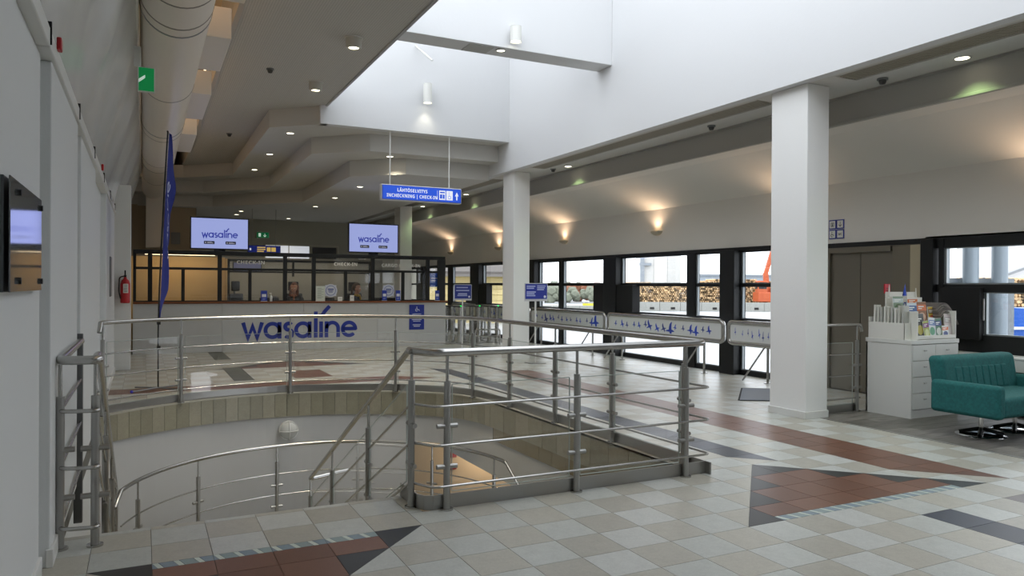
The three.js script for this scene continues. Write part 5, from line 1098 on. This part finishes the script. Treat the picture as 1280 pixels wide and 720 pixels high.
{ // surface downlights on the acoustic ceiling
  for (const [x, f, l] of [[2.54, 9.98, 'white cylindrical ceiling lamp near the beam of the light shaft'], [2.54, 12.45, 'white cylindrical ceiling lamp next to the folded bulkhead'], [2.54, 7.5, 'white cylindrical ceiling lamp above the stair']]) {
    const t = thing('cylinder_downlight', l, 'ceiling lamp', [x, 4.89, f], 'cylindrical ceiling lamps');
    obj('housing', [new THREE.CylinderGeometry(0.105, 0.105, 0.14, 28, 1, true).translate(x, 4.82, -f), new THREE.RingGeometry(0.07, 0.105, 28).rotateX(Math.PI / 2).translate(x, 4.75, -f)], mat('#c9c7bd', 0.5, 0, { side: THREE.DoubleSide }), t);
    obj('ring', new THREE.CylinderGeometry(0.125, 0.125, 0.012, 28).translate(x, 4.884, -f), M.ceil, t);
    obj('lens', new THREE.CylinderGeometry(0.07, 0.07, 0.01, 20).translate(x, 4.765, -f), lampGlow(), t);
    spot(x, 4.74, f, x, 0, f, 14, '#fff0d0', 0.7, 0.6);
  }
  // recessed downlights in the folded steps and the ceiling strip
  const rec = (x, y, f, l, cd, color = '#fff3d6') => {
    const t = thing('recessed_downlight', l, 'ceiling lamp', [x, y, f], 'recessed ceiling lamps');
    obj('trim_ring', new THREE.TorusGeometry(0.075, 0.012, 8, 24).rotateX(Math.PI / 2).translate(x, y - 0.002, -f), M.whiteSmooth, t);
    obj('lens', new THREE.CylinderGeometry(0.066, 0.066, 0.01, 20).translate(x, y - 0.004, -f), lampGlow('#fff6d8', 6), t);
    spot(x, y - 0.02, f, x, 0, f, cd, color, 0.95, 0.6);
  };
  [15.16, 17.84, 20.45].forEach((f, k) => rec(2.6, 4.55, f, ['first', 'second', 'third'][k] + ' small ceiling lamp from the light shaft in the highest bulkhead step', 5));
  [17.34, 19.9, 22.4, 27.0].forEach((f, k) => rec(4.58, 3.87, f, ['first', 'second', 'third', 'fourth'][k] + ' small ceiling lamp of the longer row in the lowest bulkhead step', 4));
  [25.0, 26.3].forEach((f, k) => rec(2.78, 3.87, f, ['first', 'second'][k] + ' small ceiling lamp of the pair in front of the back wall', 4));
  rec(4.56, 4.21, 14.9, 'small ceiling lamp right behind the rods of the hanging sign', 6);
  [4.85, 12.85, 18.1, 21.5].forEach((f, k) => rec(7.62, 3.95, f, 'small ceiling lamp in the strip ' + ['above the teal sofa', 'just before the far white column', 'over the access gates', 'behind the access gates'][k], 2.2, '#c9f2a4'));
  // detectors
  for (const [x, y, f, l] of [[7.58, 3.95, 5.75, 'small dark smoke detector near the waiting corner column'], [7.53, 3.95, 13.3, 'small dark smoke detector before the far column'], [1.75, 4.89, 12.0, 'small smoke detector on the acoustic ceiling before the bulkheads'], [1.7, 4.89, 17.6, 'small smoke detector on the acoustic ceiling beside the bulkheads'], [7.57, 3.95, 8.6, 'small dark smoke detector between the columns']]) {
    const t = thing('smoke_detector', l, 'detector', [x, y, f], 'smoke detectors');
    obj('base', new THREE.CylinderGeometry(0.06, 0.06, 0.02, 20).translate(x, y - 0.01, -f), M.plasticGrey, t); obj('sensor', lathe([[0, -0.05], [0.03, -0.045], [0.04, -0.02], [0.04, 0]], 16).translate(x, y - 0.02, -f), mat('#4c4c4a', 0.5), t);
  }
  // long cylinder lamps on the shaft walls
  const cylLamp = (x, y0, y1, f, mx, mf, l) => {
    const t = thing('shaft_wall_lamp', l, 'wall lamp', [x, y0, f], 'white cylinder lamps in the light shaft');
    obj('housing', [new THREE.CylinderGeometry(0.085, 0.085, y1 - y0, 24, 1, true).translate(x, (y0 + y1) / 2, -f), new THREE.CylinderGeometry(0.085, 0.085, 0.01, 24).translate(x, y1, -f)], mat('#e2e2dc', 0.45, 0, { side: THREE.DoubleSide }), t);
    obj('bracket', rbox(Math.min(x, mx) - 0.02, Math.max(x, mx) + 0.02, (y0 + y1) / 2, (y0 + y1) / 2 + 0.05, Math.min(f, mf), Math.max(f, mf), 0.004), M.whiteSmooth, t);
    obj('lens', new THREE.CylinderGeometry(0.07, 0.07, 0.01, 20).translate(x, y0 + 0.02, -f), lampGlow('#fffbe6', 3), t);
    spot(x, y0 - 0.01, f, x, 0, f, 0.6, '#fff6dc', 0.8, 0.9);
  };
  cylLamp(4.99, 5.12, 5.5, 13.82, 4.99, 13.97, 'white cylinder lamp on the far end of the light shaft');
  cylLamp(5.03, 5.23, 5.46, 10.05, 5.03, 10.17, 'white cylinder lamp on the beam crossing the light shaft');
  const t = thing('recessed_downlight', 'small round lamp under the beam crossing the light shaft', 'ceiling lamp', [4.9, 5.16, 10.3], 'recessed ceiling lamps');
  obj('trim_ring', new THREE.TorusGeometry(0.075, 0.014, 8, 24).rotateX(Math.PI / 2).translate(4.9, 5.155, -10.3), M.steelDull, t); obj('lens', new THREE.CylinderGeometry(0.06, 0.06, 0.012, 20).translate(4.9, 5.156, -10.3), lampGlow('#fffbe6', 3), t);
  const s = thing('shaft_strut', 'thin white rod on the far end of the light shaft', 'rod', [4.9, 6, 13.9]);
  obj('rod', cyl(V(4.78, 6.25, 13.95), V(5.0, 5.9, 13.6), 0.02, 8), M.whiteSmooth, s);
}
// ------------------------------------------------------------------ waiting corner: sofa, cabinet, leaflets
{
  const t = thing('sofa', 'teal two-seat sofa with padded arms on chrome disc feet', 'sofa', [8.25, 0, 4.8]);
  const x0 = 7.5, x1 = 8.98, f0 = 4.38, f1 = 5.16;
  // padded arms
  for (const [a, b] of [[x0, x0 + 0.13], [x1 - 0.13, x1]]) {
    obj('arm', rbox(a, b, 0.25, 0.585, f0, f1 - 0.06, 0.045, 5), M.teal, t);
  }
  obj('seat', rbox(x0 + 0.13, x1 - 0.13, 0.25, 0.46, f0 + 0.03, f1 - 0.12, 0.05, 5), M.teal, t, { label: 'padded teal seat' });
  // backrest leaning back, with vertical tufted seams in its middle
  const back = (a, b, y0, y1, th, r) => { const g = rbox(a, b, y0, y1, f1 - 0.2, f1 - 0.2 + th, r, 6); const p = g.attributes.position; for (let i = 0; i < p.count; i++) p.setZ(i, p.getZ(i) - (p.getY(i) - 0.4) * 0.16); g.computeVertexNormals(); return g; };
  const bk = obj('backrest', back(x0 + 0.08, x1 - 0.08, 0.32, 0.825, 0.17, 0.055), M.teal, t);
  const N = 8, wq = (x1 - x0 - 0.56) / N;
  for (let k = 0; k < N; k++) { const a = x0 + 0.28 + k * wq; const g = rbox(a + 0.004, a + wq - 0.004, 0.47, 0.71, f1 - 0.209, f1 - 0.17, 0.016, 4), p = g.attributes.position; for (let i = 0; i < p.count; i++) p.setZ(i, p.getZ(i) - (p.getY(i) - 0.4) * 0.16); g.computeVertexNormals(); obj('tuft', g, M.teal, bk); }
  for (const x of [7.94, 8.54]) {
    const l = obj('pedestal', [cyl(V(x, 0.05, 4.82), V(x, 0.26, 4.82), 0.024, 16)], M.chrome, t);
    obj('disc_foot', lathe([[0, 0.0], [0.235, 0.0], [0.24, 0.008], [0.2, 0.014], [0.08, 0.022], [0, 0.026]], 40).translate(x, 0, -4.82), M.chrome, l);
    obj('cross_foot', [sweep([V(x - 0.19, 0.022, 4.82 - 0.1), V(x - 0.08, 0.055, 4.78), V(x, 0.075, 4.82), V(x + 0.08, 0.055, 4.86), V(x + 0.19, 0.022, 4.92)], 0.02, 8), sweep([V(x - 0.12, 0.022, 4.98), V(x, 0.075, 4.82), V(x + 0.12, 0.022, 4.66)], 0.02, 8)], M.black, l);
    obj('plate', rbox(x - 0.12, x + 0.12, 0.24, 0.255, 4.7, 4.94, 0.004), M.black, l);
  }
}
const CAB = { x0: 8.12, x1: 9.0, f0: 5.75, f1: 6.36, top: 0.93 };
{
  const { x0, x1, f0, f1, top } = CAB, t = thing('drawer_cabinet', 'white drawer cabinet with leaflets on top', 'cabinet', [8.45, 0, 6.05]);
  obj('carcass', [box(x0, x0 + 0.02, 0, top - 0.05, f0, f1), box(x1 - 0.02, x1, 0, top - 0.05, f0, f1), box(x0, x1, 0, top - 0.05, f1 - 0.02, f1), box(x0 + 0.02, x1 - 0.02, 0.0, 0.1, f0 + 0.012, f1 - 0.02)], M.whiteSmooth, t);
  obj('top', rbox(x0 - 0.008, x1 + 0.008, top - 0.05, top, f0 - 0.008, f1 + 0.008, 0.004), M.whiteSmooth, t);
  const mid = (x0 + x1) / 2, rows = 4, h = (top - 0.05 - 0.11) / rows;
  for (let c = 0; c < 2; c++) for (let r = 0; r < rows; r++) {
    const a = c ? mid + 0.003 : x0 + 0.022, b = c ? x1 - 0.022 : mid - 0.003, y = 0.105 + r * h;
    const d = obj('drawer', rbox(a, b, y + 0.003, y + h - 0.003, f0 - 0.004, f0 + 0.3, 0.003), M.whiteSmooth, t);
    const cx = (a + b) / 2; obj('knob', [rbox(cx - 0.025, cx + 0.025, y + h * 0.6, y + h * 0.6 + 0.012, f0 - 0.028, f0 - 0.018, 0.004), rbox(cx - 0.006, cx + 0.006, y + h * 0.6 + 0.002, y + h * 0.6 + 0.01, f0 - 0.02, f0 - 0.003, 0.002)], M.steelDull, d);
  }
}
{ // leaflet rack on the cabinet
  const { x0, x1, f0, f1, top } = CAB;
  const b = thing('leaflet_box', 'white leaflet box at the left side of the cabinet top', 'box', [8.17, top, 6.1]);
  obj('front', rbox(8.13, 8.14, top, top + 0.2, f0 + 0.1, f1 - 0.02, 0.002), M.paper, b);
  obj('side', rbox(8.13, 8.26, top, top + 0.2, f0 + 0.1, f0 + 0.108, 0.002), M.paper, b); obj('side', rbox(8.13, 8.26, top, top + 0.26, f1 - 0.03, f1 - 0.022, 0.002), M.paper, b);
  obj('back', rbox(8.25, 8.26, top, top + 0.26, f0 + 0.1, f1 - 0.02, 0.002), M.paper, b);
  // booklets standing in the box
  for (let k = 0; k < 9; k++) {
    const f = f0 + 0.13 + k * 0.048, h = 0.36 + rnd() * 0.05, y = top + 0.004, l = thing('booklet', 'pale booklet standing in the white leaflet box', 'booklet', [8.18, y, f], 'booklets in the leaflet box');
    obj('pages', rbox(8.15, 8.24, y, y + h, f, f + 0.022, 0.002), mat(['#cfcdc6', '#dad8d2', '#b9b8b4'][k % 3], 0.6), l);
    obj('cover', [box(8.148, 8.242, y, y + h + 0.002, f - 0.002, f), box(8.147, 8.149, y, y + h + 0.002, f - 0.002, f + 0.023)], mat(['#bdbdb8', '#d2d0c8', '#e3e2dc'][k % 3], 0.4), l);
    l.rotation.z = -0.02; l.rotation.x = (rnd() - 0.5) * 0.03;
  }
  // stepped display with three shelves
  const r = thing('leaflet_display', 'white stepped leaflet display with a blue word on its header', 'display', [8.684, top, 6.1]);
  obj('shelf', [rbox(8.270, 8.974, top, top + 0.012, f0 + 0.02, f0 + 0.14, 0.003), rbox(8.270, 8.974, top, top + 0.05, f0 + 0.02, f0 + 0.03, 0.003)], M.paper, r);
  obj('shelf', [rbox(8.270, 8.974, top, top + 0.16, f0 + 0.16, f0 + 0.18, 0.003), rbox(8.270, 8.974, top + 0.15, top + 0.16, f0 + 0.16, f0 + 0.3, 0.003)], M.paper, r);
  obj('shelf', [rbox(8.270, 8.974, top, top + 0.3, f0 + 0.32, f0 + 0.34, 0.003), rbox(8.270, 8.974, top + 0.29, top + 0.3, f0 + 0.32, f0 + 0.44, 0.003)], M.paper, r);
  obj('header', [rbox(8.284, 8.974, top + 0.0, top + 0.5, f0 + 0.46, f0 + 0.475, 0.004), rbox(8.339, 8.919, top + 0.5, top + 0.57, f0 + 0.5, f0 + 0.515, 0.004), cyl(V(8.380, top + 0.5, f0 + 0.49), V(8.380, top + 0.66, f0 + 0.49), 0.012, 8, 0.004), cyl(V(8.891, top + 0.5, f0 + 0.49), V(8.891, top + 0.62, f0 + 0.49), 0.012, 8, 0.004)], M.paper, r);
  obj('side_panel', rbox(8.256, 8.270, top, top + 0.34, f0 + 0.02, f0 + 0.46, 0.002), M.paper, r); obj('side_panel', rbox(8.974, 8.988, top, top + 0.34, f0 + 0.02, f0 + 0.46, 0.002), M.paper, r);
  textPlane(0.44, 0.13, 128, (c, W, H) => { c.fillStyle = '#e6e4de'; c.fillRect(0, 0, W, H); const h = W * 0.86 / WORDW; drawWord(c, W * 0.07, H * 0.86, h, '#3a55c4'); }, 8.629, top + 0.43, f0 + 0.4585, 'print', r);
  obj('emblem', [new THREE.ConeGeometry(0.05, 0.16, 3).scale(1, 1, 0.25).translate(8.684, top + 0.6, -(f0 + 0.49))], M.blueSign, r, { label: 'blue sail-shaped emblem' });
  // leaflets: each one a folded sheet with a printed front
  const sheet = (x, y, f, w, h, label, cols, tilt = 0, group = 'leaflets on the stepped display') => {
    x = 8.36 + (x - 8.4) * 1.6; w *= 1.5; h *= 1.25;
    const l = thing('leaflet', label, 'leaflet', [x, y, f], group);
    obj('pages', rbox(x - w / 2, x + w / 2, y, y + h, f, f + 0.008, 0.001), M.paper, l);
    textPlane(w * 0.98, h * 0.98, 128, (c, W, H) => { c.fillStyle = cols[0]; c.fillRect(0, 0, W, H); c.fillStyle = cols[1]; c.fillRect(0, H * 0.12, W, H * 0.26); c.fillStyle = cols[2]; c.beginPath(); c.ellipse(W * 0.5, H * 0.66, W * 0.36, H * 0.2, 0, 0, 7); c.fill(); c.fillStyle = '#f0f0ea'; c.fillRect(W * 0.15, H * 0.18, W * 0.6, H * 0.05); c.fillRect(W * 0.15, H * 0.27, W * 0.4, H * 0.04); }, x, y + h / 2, f - 0.001, 'print', l);
    l.rotation.x = -0.1; l.rotation.z = tilt;
  };
  const y0 = top + 0.014, fr = f0 + 0.045;
  sheet(8.4, y0, fr, 0.1, 0.24, 'dark tall leaflet with a yellow ellipse at the left end of the display', ['#3b3d3a', '#22241f', '#b3a53e']);
  sheet(8.47, y0, fr - 0.012, 0.07, 0.17, 'narrow magenta and green leaflet on the front shelf', ['#a4b04a', '#7a2f6e', '#cfd6a0'], 0.12);
  sheet(8.535, y0, fr, 0.09, 0.2, 'white leaflet with blue and green print on the front shelf', ['#d9dde0', '#6f87b8', '#5aa27c'], -0.08);
  sheet(8.62, y0, fr, 0.085, 0.19, 'green leaflet on the front shelf', ['#2f6b4f', '#1d3f7a', '#cfd4cc'], 0.05);
  sheet(8.685, y0, fr - 0.012, 0.08, 0.12, 'small orange-topped leaflet on the front shelf', ['#dfe3e4', '#d4662a', '#35477f'], 0.04);
  sheet(8.74, y0, fr + 0.01, 0.1, 0.23, 'pale pink leaflet at the right end of the display', ['#cfc3c2', '#b9aeb0', '#d8d0ce'], -0.05);
  sheet(8.45, top + 0.165, f0 + 0.2, 0.12, 0.22, 'leaflet with a blue strip on the middle shelf', ['#c9d4dd', '#41609c', '#7f9a86']);
  sheet(8.56, top + 0.165, f0 + 0.2, 0.12, 0.23, 'brown and orange leaflet on the middle shelf', ['#8b5a33', '#d06a2c', '#d8b49a']);
  sheet(8.68, top + 0.165, f0 + 0.2, 0.1, 0.18, 'yellow leaflet on the middle shelf', ['#c9a63a', '#7c5a30', '#b64a3a']);
  sheet(8.42, top + 0.305, f0 + 0.36, 0.13, 0.17, 'green landscape leaflet on the top shelf', ['#8aa08a', '#c3cfd0', '#55704f']);
  sheet(8.59, top + 0.305, f0 + 0.36, 0.13, 0.16, 'white leaflet with an orange bar on the top shelf', ['#e1ddd6', '#cf6b2a', '#d9d6d0']);
  // newspapers drooping over the right end: bent stack
  const n = thing('newspaper_stack', 'drooping stack of grey newspapers at the right end of the cabinet', 'newspapers', [8.95, top + 0.2, 6.0]);
  for (let k = 0; k < 6; k++) {
    const a = []; for (let i = 0; i <= 10; i++) { const s = i / 10; a.push([lerp(8.82, 9.16 + k * 0.006, s), top + 0.25 + k * 0.022 + 0.13 * Math.sin(s * 2.1) - 0.2 * s * s]); }
    const sec = [...a, ...a.map(([x, y]) => [x, y + 0.014]).reverse()];
    obj('newspaper', prism(sec, f0 + 0.1 + k * 0.015, f0 + 0.42 + k * 0.012), mat(['#77716c', '#8d8681', '#6a625f'][k % 3], 0.8), n);
  }
  obj('rest', [rbox(8.975, 8.985, top, top + 0.3, f0 + 0.2, f0 + 0.4, 0.003)], M.paper, n);
  // small red sign on a stalk behind
  const s = thing('table_sign', 'small red sign on a black stalk behind the leaflet box', 'sign', [8.4, top, 6.3]);
  obj('stalk', [cyl(V(8.42, top, 6.3), V(8.42, top + 0.5, 6.3), 0.012, 8), rbox(8.4, 8.44, top + 0.42, top + 0.5, 6.29, 6.31, 0.003)], M.black, s);
  obj('panel', rbox(8.37, 8.47, top + 0.55, top + 0.67, 6.29, 6.31, 0.003), mat('#c01a2c', 0.5), s);
  obj('mark', [box(8.395, 8.445, top + 0.62, top + 0.606, 6.287, 6.29), box(8.395, 8.435, top + 0.59, top + 0.576, 6.287, 6.29)], mat('#7a0d18', 0.5), s);
}

// ------------------------------------------------------------------ outside the glazing
{
  struct('quay_ground', box(XR + 0.3, 260, -0.5, -0.18, -120, 260), mat('#b6b9bc', 0.5, 0, { map: tex(speckle, 0.06), roughnessMap: tex(scuff, 0.08) }), 'pale wet concrete quay outside the windows', 'ground');
  const D = (px, dist, y) => { const a = Math.atan((px - 640) / 928.4) + 26.405 * Math.PI / 180; const d = dist / Math.cos(Math.atan((px - 640) / 928.4)); return [d * Math.sin(a), d * Math.cos(a)]; };   // plan point from a direction and a distance along the view
  const yaw = -26.405 * Math.PI / 180, G = -0.18;
  // a frame turned to face the hall: u along the view's right, d away
  const place = (name, label, cat, px, dist, turn = 0, group) => { const [x, f] = D(px, dist), t = new THREE.Group(); t.name = numbered(name); scene.add(t); t.position.copy(V(x, G, f)); t.rotation.y = yaw + turn; t.userData = { label, category: cat }; if (group) t.userData.group = group; return t; };
  const lb = (x0, x1, y0, y1, z0, z1) => box(x0, x1, y0, y1, z0, z1);
  // yellow boarded house
  const h = place('yellow_house', 'pale yellow boarded house with a grey roof across the yard', 'house', 596, 34, 0.06);
  obj('wall', lb(-9, 1.4, 0, 2.3, 0.06, 4), mat('#d8c489', 0.8), h);
  for (let k = 0; k < 9; k++) obj('board', prismX([[0.06, k * 0.26], [0.0, k * 0.26], [0.04, k * 0.26 + 0.25], [0.06, k * 0.26 + 0.25]], -9, 1.4), mat(k % 2 ? '#e2cf95' : '#dac88e', 0.8), h);
  obj('roof', prismX([[-0.5, 2.2], [-0.5, 2.35], [2.2, 3.5], [5, 2.35], [5, 2.2]], -9.3, 1.7), mat('#6d6864', 0.8), h);
  obj('gutter', lb(-9.3, 1.7, 2.12, 2.24, -0.56, -0.48), mat('#7f7a76', 0.6), h);
  // log pile: round logs seen end on
  const lp = place('log_pile', 'long pile of stacked cut logs across the quay', 'log pile', 880, 60, -0.05); lp.userData.kind = 'stuff';
  {
    const g = new THREE.CylinderGeometry(0.085, 0.085, 3.2, 7).rotateX(Math.PI / 2), m = mat('#ffffff', 0.9), cnt = 6500, im = new THREE.InstancedMesh(g, m, cnt), mm = new THREE.Matrix4(), c = new THREE.Color(); let k = 0;
    for (let r = 0; r < 17 && k < cnt; r++) for (let i = 0; i < 360 && k < cnt; i++) { const x = -7 + i * 0.172 + (r % 2) * 0.086 + rnd() * 0.03, s = 0.6 + rnd() * 0.42; const lim = 14 + 1.6 * Math.sin(x * 0.35) + Math.sin(x * 0.9); if (r > lim) continue; mm.makeScale(s, s, 1); mm.setPosition(x, 0.085 + r * 0.146, -1.6 + (rnd() - 0.5) * 0.3); im.setMatrixAt(k, mm); const v = rnd() < 0.25 ? 0.12 + rnd() * 0.15 : 0.5 + rnd() * 0.45; c.setRGB(v * 0.9, v * 0.62, v * 0.34); im.setColorAt(k, c); k++; }
    im.count = k; im.name = 'logs'; im.castShadow = im.receiveShadow = true; im.userData.kind = 'stuff'; lp.add(im);
  }
  // concrete kerb blocks before the pile
  for (let k = 0; k < 9; k++) { const b = place('concrete_block', 'grey concrete kerb block in front of the log pile', 'block', 785 + k * 26, 52, -0.05, 'concrete blocks on the quay'); obj('block', new THREE.BoxGeometry(1.42, 0.62, 0.5).translate(0, 0.31, 0), M.conc, b); obj('slot', new THREE.BoxGeometry(0.3, 0.16, 0.52).translate(0.2, 0.2, 0), M.blackMatt, b); }
  // white silo building with a grey ladder tower
  const s = place('silo_building', 'tall pale concrete silo building beyond the log pile', 'building', 822, 120); 
  for (let k = 0; k < 3; k++) obj('silo', new THREE.BoxGeometry(2.1, 9.2, 4).translate(-2.1 + k * 2.15, 4.6, 0), mat(['#c9c7c2', '#d2d0ca', '#c5c3be'][k], 0.8), s);
  obj('ladder_tower', [new THREE.BoxGeometry(0.6, 8, 0.5).translate(-2.9, 4, 2.3), new THREE.BoxGeometry(1.8, 0.4, 0.6).translate(-2.4, 5.2, 2.3)], mat('#8f959b', 0.6), s);
  // long grey shed
  const sh = place('storage_shed', 'low blue-grey storage shed far behind the excavator', 'building', 935, 110); obj('wall', new THREE.BoxGeometry(16, 3.2, 6).translate(0, 1.6, 0), mat('#98a0a8', 0.8), sh); obj('roof_edge', new THREE.BoxGeometry(16.4, 0.3, 6.4).translate(0, 3.35, 0), mat('#7e858c', 0.7), sh);
  // excavator
  const ex = place('excavator', 'orange excavator with raised arm in front of the log pile', 'excavator', 958, 58), om = mat('#b9572f', 0.5);
  obj('track', [new RoundedBoxGeometry(2.6, 0.55, 0.5, 2, 0.2).translate(0, 0.3, 0.8), new RoundedBoxGeometry(2.6, 0.55, 0.5, 2, 0.2).translate(0, 0.3, -0.8)], M.rubber, ex);
  obj('body', [new RoundedBoxGeometry(2.4, 0.9, 1.7, 2, 0.1).translate(0.2, 1.1, 0), new THREE.BoxGeometry(1.0, 0.5, 1.5).translate(0.8, 1.7, 0)], om, ex);
  const cab = obj('cab', [new RoundedBoxGeometry(0.9, 1.2, 0.8, 2, 0.08).translate(-0.6, 2.0, 0.4)], om, ex);
  obj('window', [new THREE.BoxGeometry(0.7, 0.6, 0.02).translate(-0.6, 2.15, 0.81), new THREE.BoxGeometry(0.02, 0.6, 0.6).translate(-1.06, 2.15, 0.4)], mat('#2b3338', 0.15), cab);
  const limb = (a, b, w) => { const A = new THREE.Vector3(...a), B = new THREE.Vector3(...b), d = B.clone().sub(A), g = new THREE.BoxGeometry(w, d.length(), w * 0.8); g.applyQuaternion(new THREE.Quaternion().setFromUnitVectors(new THREE.Vector3(0, 1, 0), d.clone().normalize())); return g.translate((A.x + B.x) / 2, (A.y + B.y) / 2, (A.z + B.z) / 2); };
  obj('boom', [limb([0.1, 1.4, 0], [-0.1, 3.3, 0], 0.42), limb([-0.1, 3.2, 0], [0.6, 5.6, 0], 0.36)], om, ex);
  ex.scale.setScalar(0.85); obj('stick', limb([0.6, 5.5, 0], [2.4, 4.3, 0], 0.26), om, ex); obj('grapple', [limb([2.4, 4.3, 0], [2.5, 3.4, 0], 0.2), new RoundedBoxGeometry(0.7, 0.5, 0.6, 2, 0.1).translate(2.5, 3.2, 0)], M.rubber, ex);
  // low planting, kerb and masts beyond the car park windows
  for (const [k, [px, d, w, hh, c, l]] of [[715, 75, 9, 1.5, '#7a7f70', 'low green-brown hedge beyond the yard'], [738, 80, 5, 1.9, '#8a5b45', 'reddish shrub beyond the yard'], [690, 85, 6, 2.2, '#7d8277', 'grey-green bush behind the hedge']].entries()) {
    const t = place('shrub', l, 'shrub', px, d), g = [];
    for (let i = 0; i < 60; i++) g.push(new THREE.IcosahedronGeometry(0.28 + rnd() * 0.4, 0).translate((rnd() - 0.5) * w, hh * 0.25 + rnd() * hh * 0.6, (rnd() - 0.5) * 1.5));
    obj('foliage', g, mat(c, 0.95), t); obj('stem', [0.3, -0.3].map(x => new THREE.CylinderGeometry(0.05, 0.07, hh * 0.5, 6).translate(x * w, hh * 0.25, 0)), mat('#4a3c2c', 0.9), t);
  }
  const ys = place('kerb_sign', 'flat yellow kerb marker on the yard', 'marker', 742, 48); obj('panel', new THREE.BoxGeometry(1.4, 0.5, 0.1).translate(0, 0.35, 0), mat('#d8cf3a', 0.6), ys); obj('feet', [new THREE.BoxGeometry(0.1, 0.12, 0.3).translate(-0.5, 0.06, 0), new THREE.BoxGeometry(0.1, 0.12, 0.3).translate(0.5, 0.06, 0)], M.rubber, ys);
  for (let k = 0; k < 5; k++) { const b = place('concrete_block', 'grey concrete block along the yard by the hedge', 'block', 682 + k * 17, 46, 0, 'concrete blocks by the hedge'); obj('block', new THREE.BoxGeometry(0.8, 0.5, 0.4).translate(0, 0.25, 0), M.conc, b); obj('slot', new THREE.BoxGeometry(0.3, 0.14, 0.42).translate(0, 0.14, 0), M.blackMatt, b); }
  // blue boat and covered walkway outside the corner window
  const bt = place('boat', 'blue boat with a white rail moored outside the corner window', 'boat', 1300, 20, 0.1);
  const hull = new THREE.BoxGeometry(7, 1.15, 2, 12, 4, 1).translate(0, 0.62, 0), hp = hull.attributes.position; for (let i = 0; i < hp.count; i++) { const y = hp.getY(i), e = Math.abs(hp.getX(i)) / 3.5; hp.setX(i, hp.getX(i) * (0.86 + 0.14 * y)); hp.setY(i, y + (y > 0.8 ? 0.2 * e * e : 0)); hp.setZ(i, hp.getZ(i) * (1 - 0.6 * e ** 4) * (0.75 + 0.25 * y)); } hull.computeVertexNormals();
  obj('hull', hull, mat('#1f5fc0', 0.35), bt); obj('stripe', new THREE.BoxGeometry(6.5, 0.07, 2.03).translate(0, 0.72, 0), M.whiteSmooth, bt);
  obj('deck_rail', [sweep([new THREE.Vector3(-3.2, 1.35, 0.95), new THREE.Vector3(-2.9, 1.75, 0.95), new THREE.Vector3(3, 1.72, 0.95)], 0.05, 8), ...[-2.4, -1.2, 0, 1.2, 2.4].map(x => new THREE.CylinderGeometry(0.03, 0.03, 0.6, 6).translate(x, 1.45, 0.95))], M.whiteSmooth, bt);
  obj('cabin', new RoundedBoxGeometry(2.2, 1.5, 1.4, 2, 0.15).translate(1.8, 1.9, 0), M.whiteSmooth, bt);
  const lp2 = place('log_pile', 'second pile of cut logs behind the blue boat', 'log pile', 1330, 34, 0.05); lp2.userData.kind = 'stuff';
  { const g = new THREE.CylinderGeometry(0.085, 0.085, 2.4, 7).rotateX(Math.PI / 2), im = new THREE.InstancedMesh(g, mat('#ffffff', 0.9), 1600), mm = new THREE.Matrix4(), c = new THREE.Color(); let k = 0; for (let r = 0; r < 15; r++) for (let i = 0; i < 100; i++) { const s = 0.6 + rnd() * 0.42; mm.makeScale(s, s, 1); mm.setPosition(-9 + i * 0.172 + (r % 2) * 0.086, 0.085 + r * 0.147, -1.2 + (rnd() - 0.5) * 0.3); im.setMatrixAt(k, mm); const v = rnd() < 0.25 ? 0.12 + rnd() * 0.15 : 0.5 + rnd() * 0.4; c.setRGB(v * 0.9, v * 0.62, v * 0.34); im.setColorAt(k++, c); } im.count = k; im.name = 'logs'; im.userData.kind = 'stuff'; lp2.add(im); }
  const wk = place('covered_walkway', 'grey glazed walkway with steel columns outside the corner window', 'walkway', 1205, 17);
  for (const x of [-0.75, -0.1, 0.55]) obj('column', new THREE.CylinderGeometry(0.16, 0.16, 3.6, 20).translate(x, 1.8, 0.4), mat('#7f8a92', 0.4, 0.3), wk);
  obj('base_wall', new THREE.BoxGeometry(2.3, 1.95, 0.3).translate(-0.1, 0.98, 0), mat('#7f868a', 0.6), wk); obj('roof', new THREE.BoxGeometry(3.0, 0.3, 2.2).translate(0, 3.65, 0), mat('#b9bec2', 0.6), wk);
  const dk = place('ship_superstructure', 'white ship superstructure with a sloping rail in the distance', 'ship', 1262, 42); obj('house', new THREE.BoxGeometry(6, 4.2, 3).translate(0.9, 2.1, 0), mat('#d6d8da', 0.6), dk); obj('ramp_rail', [limb([-2.1, 2.2, 1.8], [1.8, 3.6, 1.8], 0.12), limb([-1.6, 1.6, 1.8], [-1.6, 2.4, 1.8], 0.1)], mat('#8b9095', 0.5), dk);
}
renderer.render(scene, camera);
